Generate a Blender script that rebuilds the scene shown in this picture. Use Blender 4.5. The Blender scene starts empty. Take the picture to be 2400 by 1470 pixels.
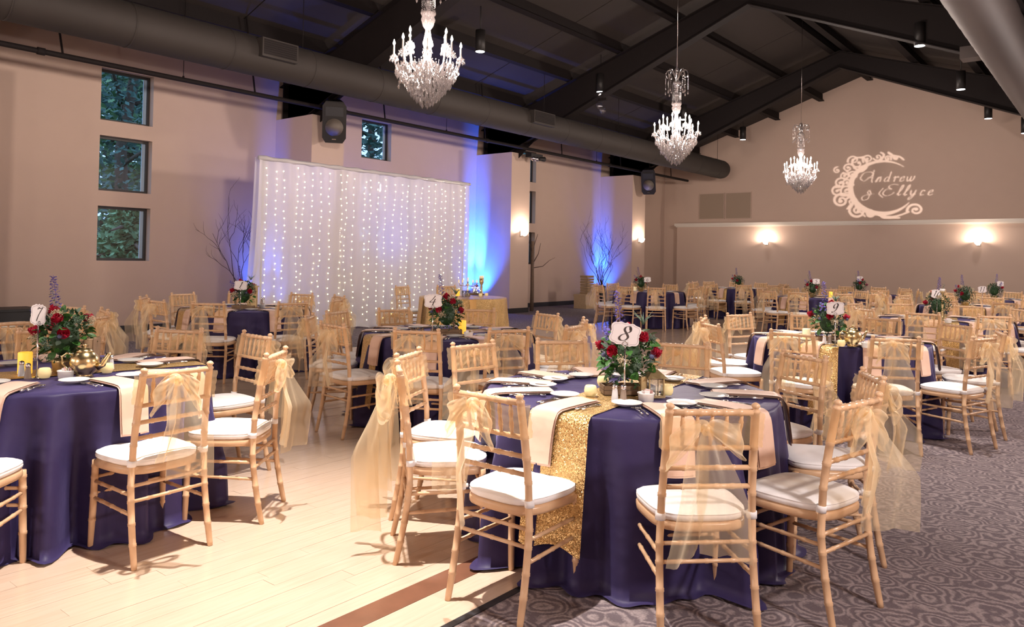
import bpy, math, random
import numpy as np
from mathutils import Vector, Matrix
R = random.Random(7)
PI = math.pi
S = bpy.context.scene
COL = S.collection

# ------------------------------------------------------------------ camera, world, exposure
F, CY, PITCH, YAW, ROLL, CAMH = 1788.5, 571.3, 0.018658, -0.681052, 0.018592, 1.47
fw = Vector((math.sin(YAW) * math.cos(PITCH), math.cos(YAW) * math.cos(PITCH), math.sin(PITCH)))
rt = Vector((math.cos(YAW), -math.sin(YAW), 0.0))
up = rt.cross(fw)
r2 = rt * math.cos(ROLL) + up * math.sin(ROLL)
u2 = -rt * math.sin(ROLL) + up * math.cos(ROLL)
cam = bpy.data.cameras.new('camera')
cam.sensor_width = 36.0
cam.lens = F / 2400 * 36.0
cam.shift_y = -(735 - CY) / 2400
cam.clip_end = 200
co = bpy.data.objects.new('camera', cam)
COL.objects.link(co)
mw = Matrix.Identity(4)
for i, v in enumerate((r2, u2, -fw)):
    for j in range(3):
        mw[j][i] = v[j]
mw[2][3] = CAMH
co.matrix_world = mw
S.camera = co
S.view_settings.view_transform = 'Standard'
S.view_settings.look = 'None'
S.view_settings.gamma = 1.0
S.view_settings.use_curve_mapping = False
S.view_settings.exposure = 0.0
S.cycles.max_bounces = 7
S.cycles.diffuse_bounces = 4
S.cycles.glossy_bounces = 3
S.cycles.transmission_bounces = 4
S.cycles.transparent_max_bounces = 14
S.cycles.caustics_reflective = False
S.cycles.caustics_refractive = False
S.cycles.sample_clamp_indirect = 4.0
S.cycles.use_denoising = True

W = bpy.data.worlds.new('dusk_sky')
S.world = W
W.use_nodes = True
W.node_tree.nodes['Background'].inputs[0].default_value = (0.40, 0.62, 0.95, 1)
W.node_tree.nodes['Background'].inputs[1].default_value = 2.4

WARM = (1.0, 0.835, 0.73)


def lamp(name, kind, loc, power, color=WARM, radius=0.1, aim=None, size=None, blend=0.5):
    l = bpy.data.lights.new(name, kind)
    l.energy = power
    l.color = color
    l.shadow_soft_size = radius
    o = bpy.data.objects.new(name, l)
    o.location = loc
    if kind == 'SPOT':
        l.spot_size = size
        l.spot_blend = blend
    if aim is not None:
        o.rotation_euler = (Vector(aim) - Vector(loc)).to_track_quat('-Z', 'Y').to_euler()
    COL.objects.link(o)
    return o


CHX, CHY = -6.42, (6.28, 12.6, 19.35)
CH_POWER = 900
for y in CHY + (-0.1,):
    co_ = lamp('chandelier_light', 'POINT', (CHX, y, 4.0), CH_POWER, WARM, 0.22)
    # emission cut straight down, as by the crystal basket, and equally straight up
    co_.data.use_nodes = True
    nt = co_.data.node_tree
    em = nt.nodes['Emission']
    tc = nt.nodes.new('ShaderNodeTexCoord')
    sx = nt.nodes.new('ShaderNodeSeparateXYZ')
    ab = nt.nodes.new('ShaderNodeMath')
    ab.operation = 'ABSOLUTE'
    mr = nt.nodes.new('ShaderNodeMapRange')
    mr.inputs[1].default_value, mr.inputs[2].default_value = 0.15, 0.75
    mr.inputs[3].default_value, mr.inputs[4].default_value = 1.0, 0.26
    nt.links.new(tc.outputs['Normal'], sx.inputs[0])
    nt.links.new(sx.outputs[2], ab.inputs[0])
    nt.links.new(ab.outputs[0], mr.inputs[0])
    nt.links.new(mr.outputs[0], em.inputs[1])
PEND = [(x, y, z) for x, z in ((-3.1, 5.62), (-10.2, 5.62)) for y in (-2.2, 2.35, 6.9, 11.45, 15.95, 20.45, 24.9)]  # the pair behind the camera is unseen, added as fill light
PPOW = {(-3.1, -2.2): 900, (-10.2, -2.2): 700, (-3.1, 2.35): 1750, (-3.1, 6.9): 900, (-3.1, 11.45): 420, (-3.1, 15.95): 420, (-3.1, 20.45): 420, (-3.1, 24.9): 160,
        (-10.2, 2.35): 160, (-10.2, 6.9): 130, (-10.2, 11.45): 130, (-10.2, 15.95): 420, (-10.2, 20.45): 420, (-10.2, 24.9): 160}
NARROW = ((-3.1, 2.35), (-3.1, 6.9), (-0.75, 6.5))
PEND.append((-0.75, 6.5, 5.35))
PPOW[(-0.75, 6.5)] = 520
for x, y, z in PEND:
    lamp('pendant_light', 'SPOT', (x, y, z - 0.03), PPOW[(x, y)] * 1.7, (1.0, 0.90, 0.82), 0.05, (x, y, 0), *((0.85, 1.0) if (x, y) in NARROW else (1.15, 0.8)))
SCON = [(-12.62, 16.1, 2.16, 1, 0), (-12.62, 22.42, 2.16, 1, 0), (-9.86, 26.17, 2.2, 0, -1), (-3.5, 26.17, 2.2, 0, -1)]
for x, y, z, nx, ny in SCON:
    lamp('sconce_light', 'POINT', (x + nx * .04, y + ny * .04, z + .05), 58, (1.0, 0.80, 0.64), 0.04)
FILL_SC = [(1.0, 2.6, 2.16, -1, 0), (1.0, 9.4, 2.16, -1, 0), (1.0, 16.1, 2.16, -1, 0), (-3.2, -4.87, 2.2, 0, 1), (-7.4, -4.87, 2.2, 0, 1), (-11.4, -4.87, 2.2, 0, 1)]  # unseen sconces, added as fill to brighten the camera side
for x, y, z, nx, ny in FILL_SC:
    lamp('sconce_light', 'POINT', (x + nx * .12, y + ny * .12, z + .08), 280, (1.0, 0.90, 0.86), 0.12)  # fill lamps of the added sconces
BLUE = (0.012, 0.11, 1.0)
UPL = [(-13.7, 9.0, 1800), (-13.62, 15.3, 6000), (-13.66, 21.65, 1700)]
for x, y, p in UPL:
    lamp('uplight_beam', 'SPOT', (x, y, 0.16), p * .35, BLUE, 0.05, (-13.80, y + 0.16, 2.4), 1.5, 1.0)
    lamp('uplight_beam', 'SPOT', (x, y, 0.16), p * 2.2, BLUE, 0.03, (-14.0, y + 0.36, 2.6), 0.46, 0.9)
lamp('uplight_beam', 'SPOT', (-13.0, 11.0, 0.16), 500, BLUE, 0.05, (-13.3, 11.0, 2.4), 1.6, 0.9)

# ------------------------------------------------------------------ materials
MATS = {}


def nodes(name):
    m = bpy.data.materials.new(name)
    m.use_nodes = True
    nt = m.node_tree
    b = nt.nodes['Principled BSDF']
    MATS[name] = m
    return m, nt, b, lambda t, **k: mk(nt, t, k)


def mk(nt, t, k):
    n = nt.nodes.new(t)
    for a, v in k.items():
        setattr(n, a, v)
    return n


def plain(name, c, rough=0.6, metal=0.0, emit=None, es=0.0, noise=0.0, nscale=20, bump=0.0, spec=None, sheen=0.0):
    m, nt, b, N = nodes(name)
    b.inputs['Base Color'].default_value = (*c, 1)
    b.inputs['Roughness'].default_value = rough
    b.inputs['Metallic'].default_value = metal
    if spec is not None:
        b.inputs['Specular IOR Level'].default_value = spec
    if sheen:
        b.inputs['Sheen Weight'].default_value = sheen
    if emit:
        b.inputs['Emission Color'].default_value = (*emit, 1)
        b.inputs['Emission Strength'].default_value = es
    if noise or bump:
        tc = N('ShaderNodeTexCoord')
        nz = N('ShaderNodeTexNoise')
        nz.inputs['Scale'].default_value = nscale
        nz.inputs['Detail'].default_value = 4
        nt.links.new(tc.outputs['Object'], nz.inputs['Vector'])
        if noise:
            mx = N('ShaderNodeMix', data_type='RGBA')
            mx.inputs[6].default_value = (*[v * (1 - noise) for v in c], 1)
            mx.inputs[7].default_value = (*[min(1, v * (1 + noise)) for v in c], 1)
            nt.links.new(nz.outputs['Fac'], mx.inputs[0])
            nt.links.new(mx.outputs[2], b.inputs['Base Color'])
        if bump:
            bp = N('ShaderNodeBump')
            bp.inputs['Strength'].default_value = bump
            bp.inputs['Distance'].default_value = 0.01
            nt.links.new(nz.outputs['Fac'], bp.inputs['Height'])
            nt.links.new(bp.outputs[0], b.inputs['Normal'])
    return m


plain('wall', (0.50, 0.375, 0.31), 0.9, noise=0.03, nscale=3, bump=0.05)
plain('wall_trim', (0.62, 0.56, 0.50), 0.6)
plain('ceiling', (0.018, 0.0115, 0.0095), 0.8, noise=0.12, nscale=2)
plain('steel', (0.009, 0.006, 0.006), 0.75, spec=0.2)
plain('steel_duct', (0.019, 0.0135, 0.011), 0.75, noise=0.12, nscale=6)
plain('duct_light', (0.06, 0.047, 0.044), 0.6)
plain('base', (0.02, 0.02, 0.025), 0.5)
plain('chair_wood', (0.66, 0.435, 0.265), 0.30, noise=0.07, nscale=40, spec=0.45)
plain('cushion', (0.92, 0.91, 0.92), 0.85, sheen=0.3, bump=0.06, nscale=60)
plain('white', (0.85, 0.84, 0.82), 0.3)
plain('china', (0.88, 0.87, 0.84), 0.12)
plain('silver', (0.75, 0.73, 0.72), 0.18, 1.0)
plain('chrome', (0.85, 0.85, 0.88), 0.08, 1.0)
plain('brass', (0.62, 0.49, 0.26), 0.25, 1.0, bump=0.1, nscale=30)
plain('old_gold', (0.55, 0.42, 0.22), 0.4, 0.8, noise=0.3, nscale=50)
plain('black', (0.012, 0.012, 0.014), 0.5)
plain('black_plastic', (0.014, 0.012, 0.012), 0.5, spec=0.3)
plain('grille', (0.11, 0.09, 0.075), 0.6, noise=0.4, nscale=300)
plain('crate_wood', (0.20, 0.125, 0.07), 0.75, noise=0.35, nscale=30, bump=0.3)
plain('kraft', (0.42, 0.29, 0.17), 0.8, noise=0.15, nscale=20)
plain('card', (0.83, 0.79, 0.80), 0.6)
plain('card_line', (0.42, 0.36, 0.40), 0.6)
plain('ink', (0.045, 0.03, 0.03), 0.6)
plain('rose', (0.42, 0.004, 0.035), 0.7, noise=0.25, nscale=60)
plain('delphinium', (0.13, 0.10, 0.42), 0.7, noise=0.35, nscale=90)
plain('thistle', (0.08, 0.09, 0.17), 0.7)
plain('leaf', (0.045, 0.15, 0.025), 0.45, noise=0.35, nscale=25)
plain('leaf_grey', (0.15, 0.23, 0.17), 0.6, noise=0.3, nscale=25)
plain('leaf_dark', (0.018, 0.06, 0.018), 0.6, noise=0.4, nscale=25)
plain('waxflower', (0.62, 0.52, 0.36), 0.7)
plain('twig', (0.07, 0.042, 0.035), 0.8)
plain('bark', (0.13, 0.085, 0.06), 0.9, noise=0.4, nscale=20, bump=0.5)
plain('tree_leaf', (0.22, 0.36, 0.18), 0.8, noise=0.5, nscale=2)
plain('tree_dark', (0.09, 0.16, 0.13), 0.8, noise=0.5, nscale=2)
plain('lawn', (0.08, 0.10, 0.05), 0.9)
plain('candle_cream', (0.85, 0.70, 0.38), 0.5, emit=(1.0, 0.72, 0.30), es=0.30)
plain('candle_yellow', (0.85, 0.55, 0.10), 0.5, emit=(1.0, 0.52, 0.04), es=0.85)
plain('candle_pale', (0.85, 0.75, 0.50), 0.5, emit=(1.0, 0.75, 0.40), es=0.35)
plain('bulb', (1, 1, 1), 0.5, emit=(1.0, 0.86, 0.70), es=25)
plain('bulb_fairy', (1, 1, 1), 0.5, emit=(1.0, 0.88, 0.50), es=4)
plain('lens_white', (1, 1, 1), 0.5, emit=(0.95, 0.97, 1.0), es=6)
plain('sconce_glass', (0.9, 0.85, 0.8), 0.4, emit=(1.0, 0.84, 0.68), es=6)
plain('blue_led', (0.1, 0.2, 1), 0.5, emit=BLUE, es=12)
plain('satin_gold', (0.68, 0.40, 0.13), 0.3, 0.2)
plain('salt', (0.7, 0.7, 0.72), 0.3)
plain('pepper', (0.25, 0.19, 0.15), 0.35)
plain('clock_face', (0.80, 0.70, 0.55), 0.5)
plain('sugar_pink', (0.75, 0.45, 0.42), 0.7)
plain('strap', (0.85, 0.84, 0.86), 0.8)
plain('vent_wall', (0.30, 0.225, 0.17), 0.8)
plain('window_frame', (0.022, 0.018, 0.018), 0.4)
plain('sash_light', (0.48, 0.55, 0.62), 0.5)
for k in ('bulb', 'bulb_fairy', 'lens_white', 'sconce_glass', 'candle_cream', 'candle_yellow', 'candle_pale', 'blue_led'):
    try:
        MATS[k].cycles.emission_sampling = 'NONE'
    except Exception:
        pass


def satin(name, c, rough, sheen, tint):
    m, nt, b, N = nodes(name)
    b.inputs['Base Color'].default_value = (*c, 1)
    b.inputs['Roughness'].default_value = rough
    b.inputs['Sheen Weight'].default_value = sheen
    b.inputs['Sheen Roughness'].default_value = 0.35
    b.inputs['Sheen Tint'].default_value = (*tint, 1)
    b.inputs['Specular IOR Level'].default_value = 0.2
    tc = N('ShaderNodeTexCoord')
    nz = N('ShaderNodeTexNoise')
    nz.inputs['Scale'].default_value = 9
    nz.inputs['Detail'].default_value = 2
    bp = N('ShaderNodeBump')
    bp.inputs['Strength'].default_value = 0.25
    bp.inputs['Distance'].default_value = 0.02
    nt.links.new(tc.outputs['Object'], nz.inputs['Vector'])
    nt.links.new(nz.outputs['Fac'], bp.inputs['Height'])
    nt.links.new(bp.outputs[0], b.inputs['Normal'])


satin('navy', (0.034, 0.026, 0.088), 0.50, 0.30, (0.35, 0.32, 0.75))
satin('blush', (0.78, 0.55, 0.44), 0.42, 0.3, (1, 0.85, 0.75))


def organza(name, c, opacity, spec=0.25):
    m, nt, b, N = nodes(name)
    nt.nodes.remove(b)
    out = nt.nodes['Material Output']
    tr = N('ShaderNodeBsdfTransparent')
    df = N('ShaderNodeBsdfDiffuse')
    tl = N('ShaderNodeBsdfTranslucent')
    gl = N('ShaderNodeBsdfGlossy')
    df.inputs[0].default_value = (*c, 1)
    tl.inputs[0].default_value = (*c, 1)
    gl.inputs[0].default_value = (1, 0.9, 0.75, 1)
    gl.inputs[1].default_value = 0.35
    tr.inputs[0].default_value = (*[0.5 + 0.5 * v for v in c], 1)
    a1 = N('ShaderNodeMixShader')
    a1.inputs[0].default_value = 0.45
    a2 = N('ShaderNodeMixShader')
    a2.inputs[0].default_value = spec * 0.3
    a3 = N('ShaderNodeMixShader')
    lw = N('ShaderNodeLayerWeight')
    lw.inputs[0].default_value = 0.35
    mr = N('ShaderNodeMapRange')
    mr.inputs[3].default_value = opacity
    mr.inputs[4].default_value = min(0.95, opacity + 0.35)
    nt.links.new(lw.outputs['Facing'], mr.inputs[0])
    L = nt.links.new
    L(df.outputs[0], a1.inputs[1]); L(tl.outputs[0], a1.inputs[2])
    L(a1.outputs[0], a2.inputs[1]); L(gl.outputs[0], a2.inputs[2])
    L(mr.outputs[0], a3.inputs[0]); L(tr.outputs[0], a3.inputs[1]); L(a2.outputs[0], a3.inputs[2])
    L(a3.outputs[0], out.inputs[0])


organza('organza', (1.0, 0.88, 0.66), 0.27)
organza('organza_wrap', (1.0, 0.88, 0.66), 0.12)
organza('sheer', (0.98, 0.95, 0.97), 0.68, 0.1)


def crystal_mat():
    m, nt, b, N = nodes('crystal')
    nt.nodes.remove(b)
    out = nt.nodes['Material Output']
    tr = N('ShaderNodeBsdfTransparent'); df = N('ShaderNodeBsdfTranslucent'); gl = N('ShaderNodeBsdfGlossy'); d2 = N('ShaderNodeBsdfDiffuse')
    df.inputs[0].default_value = (.32, 0.28, 0.28, 1)
    d2.inputs[0].default_value = (.32, 0.28, 0.28, 1)
    gl.inputs[1].default_value = 0.04
    a, c, e = N('ShaderNodeMixShader'), N('ShaderNodeMixShader'), N('ShaderNodeMixShader')
    a.inputs[0].default_value = 0.5
    c.inputs[0].default_value = 0.6
    e.inputs[0].default_value = 0.55
    L = nt.links.new
    L(df.outputs[0], a.inputs[1]); L(d2.outputs[0], a.inputs[2])
    L(a.outputs[0], c.inputs[1]); L(gl.outputs[0], c.inputs[2])
    L(tr.outputs[0], e.inputs[1]); L(c.outputs[0], e.inputs[2])
    L(e.outputs[0], out.inputs[0])


crystal_mat()


def glass_mat(name, tint, gloss):
    m, nt, b, N = nodes(name)
    nt.nodes.remove(b)
    out = nt.nodes['Material Output']
    tr = N('ShaderNodeBsdfTransparent'); gl = N('ShaderNodeBsdfGlossy'); e = N('ShaderNodeMixShader')
    tr.inputs[0].default_value = (*tint, 1)
    gl.inputs[1].default_value = 0.03
    e.inputs[0].default_value = gloss
    nt.links.new(tr.outputs[0], e.inputs[1]); nt.links.new(gl.outputs[0], e.inputs[2]); nt.links.new(e.outputs[0], out.inputs[0])


glass_mat('window_glass', (0.92, 0.96, 1.0), 0.06)
glass_mat('clear_glass', (0.80, 0.82, 0.85), 0.22)


def sequin_mat(name, c1, c2, metal):
    m, nt, b, N = nodes(name)
    tc = N('ShaderNodeTexCoord')
    vo = N('ShaderNodeTexVoronoi')
    vo.inputs['Scale'].default_value = 330
    v2 = N('ShaderNodeVectorMath', operation='SUBTRACT')
    v2.inputs[1].default_value = (0.5, 0.5, 0.5)
    v3 = N('ShaderNodeVectorMath', operation='SCALE')
    v3.inputs['Scale'].default_value = 1.1
    v4 = N('ShaderNodeVectorMath', operation='ADD')
    v5 = N('ShaderNodeVectorMath', operation='NORMALIZE')
    ge = N('ShaderNodeNewGeometry')
    mx = N('ShaderNodeMix', data_type='RGBA')
    mx.inputs[6].default_value = (*c1, 1)
    mx.inputs[7].default_value = (*c2, 1)
    sp = N('ShaderNodeSeparateColor')
    L = nt.links.new
    L(tc.outputs['Object'], vo.inputs['Vector'])
    L(vo.outputs['Color'], v2.inputs[0]); L(v2.outputs[0], v3.inputs[0])
    L(v3.outputs[0], v4.inputs[0]); L(ge.outputs['Normal'], v4.inputs[1]); L(v4.outputs[0], v5.inputs[0])
    L(v5.outputs[0], b.inputs['Normal'])
    L(vo.outputs['Color'], sp.inputs[0]); L(sp.outputs[2], mx.inputs[0]); L(mx.outputs[2], b.inputs['Base Color'])
    b.inputs['Metallic'].default_value = metal
    b.inputs['Roughness'].default_value = 0.38


sequin_mat('sequin', (0.38, 0.20, 0.05), (1.0, 0.72, 0.34), 0.75)


def floor_mats():
    m, nt, b, N = nodes('plank')
    L = nt.links.new
    ge = N('ShaderNodeNewGeometry')
    tc = N('ShaderNodeTexCoord')
    mp = N('ShaderNodeMapping')
    mp.inputs['Scale'].default_value = (14, 0.9, 1)
    nz = N('ShaderNodeTexNoise')
    nz.inputs['Scale'].default_value = 4
    nz.inputs['Detail'].default_value = 6
    mx = N('ShaderNodeMix', data_type='RGBA')
    mx.inputs[6].default_value = (0.47, 0.335, 0.235, 1)
    mx.inputs[7].default_value = (0.58, 0.445, 0.35, 1)
    ad = N('ShaderNodeMath', operation='MULTIPLY_ADD')
    ad.inputs[1].default_value = 0.45
    L(ge.outputs['Random Per Island'], ad.inputs[0])
    L(ge.outputs['Position'], mp.inputs[0]); L(mp.outputs[0], nz.inputs['Vector'])
    L(nz.outputs['Fac'], ad.inputs[2]); L(ad.outputs[0], mx.inputs[0]); L(mx.outputs[2], b.inputs['Base Color'])
    b.inputs['Roughness'].default_value = 0.2
    b.inputs['Specular IOR Level'].default_value = 0.5
    bp = N('ShaderNodeBump')
    bp.inputs['Strength'].default_value = 0.03
    L(nz.outputs['Fac'], bp.inputs['Height']); L(bp.outputs[0], b.inputs['Normal'])
    plain('plank_dark', (0.17, 0.075, 0.045), 0.3, noise=0.3, nscale=12)
    m, nt, b, N = nodes('carpet')
    L = nt.links.new
    ge = N('ShaderNodeNewGeometry')
    # flowing arc pattern: distorted rings around scattered centres
    vo = N('ShaderNodeTexVoronoi')
    vo.inputs['Scale'].default_value = 6.5
    vo.inputs['Randomness'].default_value = 0.9
    mu = N('ShaderNodeMath', operation='MULTIPLY')
    mu.inputs[1].default_value = 34
    sn = N('ShaderNodeMath', operation='SINE')
    nz = N('ShaderNodeTexNoise')
    nz.inputs['Scale'].default_value = 7
    ad = N('ShaderNodeMath', operation='MULTIPLY_ADD')
    ad.inputs[1].default_value = 19.0
    fine = N('ShaderNodeTexVoronoi')
    fine.inputs['Scale'].default_value = 95
    mr = N('ShaderNodeMapRange')
    mr.inputs[1].default_value = -0.9
    mr.inputs[2].default_value = 0.9
    m2 = N('ShaderNodeMath', operation='MULTIPLY_ADD')
    m2.inputs[1].default_value = -1.6
    mx = N('ShaderNodeMix', data_type='RGBA')
    mx.inputs[6].default_value = (0.125, 0.10, 0.112, 1)
    mx.inputs[7].default_value = (0.29, 0.24, 0.245, 1)
    L(ge.outputs['Position'], vo.inputs['Vector']); L(ge.outputs['Position'], nz.inputs['Vector']); L(ge.outputs['Position'], fine.inputs['Vector'])
    L(vo.outputs['Distance'], mu.inputs[0])
    L(nz.outputs['Fac'], ad.inputs[0]); L(mu.outputs[0], ad.inputs[2]); L(ad.outputs[0], sn.inputs[0])
    L(fine.outputs['Distance'], m2.inputs[0]); L(sn.outputs[0], m2.inputs[2])
    a5 = N('ShaderNodeMath', operation='ADD')
    a5.inputs[1].default_value = 0.55
    L(m2.outputs[0], a5.inputs[0]); L(a5.outputs[0], mr.inputs[0])
    L(mr.outputs[0], mx.inputs[0]); L(mx.outputs[2], b.inputs['Base Color'])
    b.inputs['Roughness'].default_value = 0.95
    b.inputs['Specular IOR Level'].default_value = 0.1
    bp = N('ShaderNodeBump')
    bp.inputs['Strength'].default_value = 0.6
    bp.inputs['Distance'].default_value = 0.004
    L(mr.outputs[0], bp.inputs['Height']); L(bp.outputs[0], b.inputs['Normal'])


floor_mats()


# ------------------------------------------------------------------ mesh builder and tagging
class B:
    def __init__(s):
        s.v, s.f = [], []

    def add(s, vs, fs):
        n = len(s.v)
        s.v += [tuple(p) for p in vs]
        s.f += [tuple(i + n for i in f) for f in fs]
        return s

    def box(s, c, d, rz=0.0, rx=0.0):
        x, y, z = [q / 2 for q in d]
        p = [Vector((a * x, b * y, e * z)) for a in (-1, 1) for b in (-1, 1) for e in (-1, 1)]
        m = Matrix.Rotation(rz, 3, 'Z') @ Matrix.Rotation(rx, 3, 'X')
        return s.add([m @ q + Vector(c) for q in p], [(0, 1, 3, 2), (4, 6, 7, 5), (0, 4, 5, 1), (2, 3, 7, 6), (0, 2, 6, 4), (1, 5, 7, 3)])

    def b2(s, lo, hi):
        return s.box([(a + b) / 2 for a, b in zip(lo, hi)], [b - a for a, b in zip(lo, hi)])

    def tube(s, pts, rad, seg=8, cap=True):
        pts = [Vector(p) for p in pts]
        n = len(pts)
        if not hasattr(rad, '__len__'):
            rad = [rad] * n
        prev = None
        vs = []
        for i, p in enumerate(pts):
            t = (pts[min(i + 1, n - 1)] - pts[max(i - 1, 0)])
            if t.length < 1e-9:
                t = Vector((0, 0, 1))
            t.normalize()
            if prev is None:
                a = Vector((1, 0, 0)) if abs(t.x) < 0.9 else Vector((0, 1, 0))
                u = (a - t * a.dot(t)).normalized()
            else:
                u = (prev - t * prev.dot(t)).normalized()
            prev = u
            w = t.cross(u)
            for k in range(seg):
                a = 2 * PI * k / seg
                vs.append(p + (u * math.cos(a) + w * math.sin(a)) * rad[i])
        fs = [(i * seg + k, i * seg + (k + 1) % seg, (i + 1) * seg + (k + 1) % seg, (i + 1) * seg + k) for i in range(n - 1) for k in range(seg)]
        if cap:
            fs += [tuple(range(seg - 1, -1, -1)), tuple((n - 1) * seg + k for k in range(seg))]
        return s.add(vs, fs)

    def lathe(s, prof, seg=16, c=(0, 0, 0), sx=1, sy=1):
        vs, fs = [], []
        for r, z in prof:
            for k in range(seg):
                a = 2 * PI * k / seg
                vs.append((c[0] + r * sx * math.cos(a), c[1] + r * sy * math.sin(a), c[2] + z))
        for i in range(len(prof) - 1):
            for k in range(seg):
                fs.append((i * seg + k, i * seg + (k + 1) % seg, (i + 1) * seg + (k + 1) % seg, (i + 1) * seg + k))
        if prof[0][0] > 1e-4:
            fs.append(tuple(range(seg - 1, -1, -1)))
        if prof[-1][0] > 1e-4:
            fs.append(tuple((len(prof) - 1) * seg + k for k in range(seg)))
        return s.add(vs, fs)

    def grid(s, fn, nu, nv, cu=False):
        vs = [fn(i / (nu if cu else nu - 1), j / (nv - 1)) for i in range(nu) for j in range(nv)]
        fs = [(i * nv + j, ((i + 1) % nu) * nv + j, ((i + 1) % nu) * nv + j + 1, i * nv + j + 1) for i in range(nu if cu else nu - 1) for j in range(nv - 1)]
        return s.add(vs, fs)

    def ball(s, c, r, seg=8, rings=5, sz=1.0):
        prof = [(r * math.sin(PI * i / rings), -r * sz * math.cos(PI * i / rings)) for i in range(rings + 1)]
        return s.lathe([(max(a, 1e-5), b) for a, b in prof], seg, c)

    def quad(s, a, b, c, d):
        return s.add([a, b, c, d], [(0, 1, 2, 3)])

    def xf(s, m):
        s.v = [tuple(m @ Vector(p)) for p in s.v]
        return s


def mesh(name, b, mat, smooth=True):
    me = bpy.data.meshes.new(name)
    me.from_pydata(b.v, [], b.f)
    me.materials.append(MATS[mat])
    if smooth:
        me.polygons.foreach_set('use_smooth', [True] * len(me.polygons))
    me.update()
    return me


def link(name, me, parent=None, loc=(0, 0, 0), rz=0.0):
    o = bpy.data.objects.new(name, me)
    o.location = loc
    o.rotation_euler = (0, 0, rz)
    o.parent = parent
    COL.objects.link(o)
    return o


def obj(name, b, mat, parent=None, smooth=True, loc=(0, 0, 0), rz=0.0):
    return link(name, mesh(name, b, mat, smooth), parent, loc, rz)


def tag(o, label, cat, group=None):
    o['label'] = label
    o['category'] = cat
    if group:
        o['group'] = group
    return o


def thing(name, label, cat, loc=(0, 0, 0), rz=0.0, group=None):
    o = bpy.data.objects.new(name, None)
    o.location = loc
    o.rotation_euler = (0, 0, rz)
    COL.objects.link(o)
    return tag(o, label, cat, group)


KIDS = {}


def kids(o):
    return list(o.children)


def clone(root, loc, rz, label, group=None):
    r = root.copy()
    COL.objects.link(r)
    r.location = loc
    r.rotation_euler = (0, 0, rz)
    r['label'] = label
    if group:
        r['group'] = group
    for ch in kids(root):
        c = ch.copy()
        COL.objects.link(c)
        c.parent = r
        for g in kids(ch):
            d = g.copy()
            COL.objects.link(d)
            d.parent = c
    return r


def struct(name, b, mat, smooth=False, parent=None):
    o = obj(name, b, mat, parent, smooth)
    if parent is None:
        o['kind'] = 'structure'
    return o


def stuff(o):
    o['kind'] = 'stuff'
    return o


# ------------------------------------------------------------------ room shell
XL, XR, YN, YB = -14.0, 1.15, -5.0, 26.6
RX = -6.42


def roof_z(x, top=7.8):
    return top - 0.333 * abs(x - RX)


WZ = [(1.29, 2.25), (2.52, 3.49), (3.76, 4.68)]
WY = [(5.78, 6.7), (11.61, 12.53), (17.45, 18.37)]
b = B()
ys = [YN]
for a, c in WY:
    ys += [a, c]
ys.append(YB)
for i in range(len(ys) - 1):
    if i % 2 == 0:
        b.b2((XL - .25, ys[i], 0), (XL, ys[i + 1], 5.35))
    else:
        zs = [0] + [z for p in WZ for z in p] + [5.35]
        for k in range(0, len(zs), 2):
            b.b2((XL - .25, ys[i], zs[k]), (XL, ys[i + 1], zs[k + 1]))
struct('wall_left', b, 'wall')
b = B()
for x0, x1 in ((XL - .25, RX), (RX, XR + .25)):
    z0, z1 = roof_z(x0) + .02, roof_z(x1) + .02
    b.add([(x0, YB, 0), (x1, YB, 0), (x1, YB, z1), (x0, YB, z0), (x0, YB + .2, 0), (x1, YB + .2, 0), (x1, YB + .2, z1), (x0, YB + .2, z0)],
          [(0, 1, 2, 3), (4, 7, 6, 5), (0, 4, 5, 1), (3, 2, 6, 7), (0, 3, 7, 4), (1, 5, 6, 2)])
struct('wall_back', b, 'wall')
b = B()
for x0, x1 in ((XL - .25, RX), (RX, XR + .25)):
    z0, z1 = roof_z(x0) + .02, roof_z(x1) + .02
    b.add([(x0, YN, 0), (x1, YN, 0), (x1, YN, z1), (x0, YN, z0)], [(0, 1, 2, 3)])
struct('wall_near', b, 'wall')
struct('wall_right', B().b2((XR, YN, 0), (XR + .2, YB, 5.35)), 'wall')
# ceiling: sloped deck panels (parts), seams recessed
ceil = struct('ceiling', B().add([(XL - .3, YN, roof_z(XL - .3) + .06), (RX, YN, 7.86), (XR + .3, YN, roof_z(XR + .3) + .06), (XL - .3, YB + .2, roof_z(XL - .3) + .06), (RX, YB + .2, 7.86), (XR + .3, YB + .2, roof_z(XR + .3) + .06)],
              [(0, 1, 4, 3), (1, 2, 5, 4)]), 'ceiling')
PX = [-14.0, -12.6, -11.1, -9.63, -8.15, -6.62, -6.22, -4.5, -3.0, -1.5, -0.1, 1.15]
for i in range(len(PX) - 1):
    x0, x1 = PX[i], PX[i + 1]
    y = YN
    while y < YB:
        y1 = min(y + 3.16, YB)
        if x0 < RX < x1:
            break
        b = B().add([(x0 + .01, y + .012, roof_z(x0)), (x1 - .01, y + .012, roof_z(x1)), (x1 - .01, y1 - .012, roof_z(x1)), (x0 + .01, y1 - .012, roof_z(x0)),
                     (x0 + .01, y + .012, roof_z(x0) + .05), (x1 - .01, y + .012, roof_z(x1) + .05), (x1 - .01, y1 - .012, roof_z(x1) + .05), (x0 + .01, y1 - .012, roof_z(x0) + .05)],
                    [(0, 3, 2, 1), (0, 1, 5, 4), (1, 2, 6, 5), (2, 3, 7, 6), (3, 0, 4, 7)])
        obj('ceiling_panel', b, 'ceiling', ceil, False)
        y = y1
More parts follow.
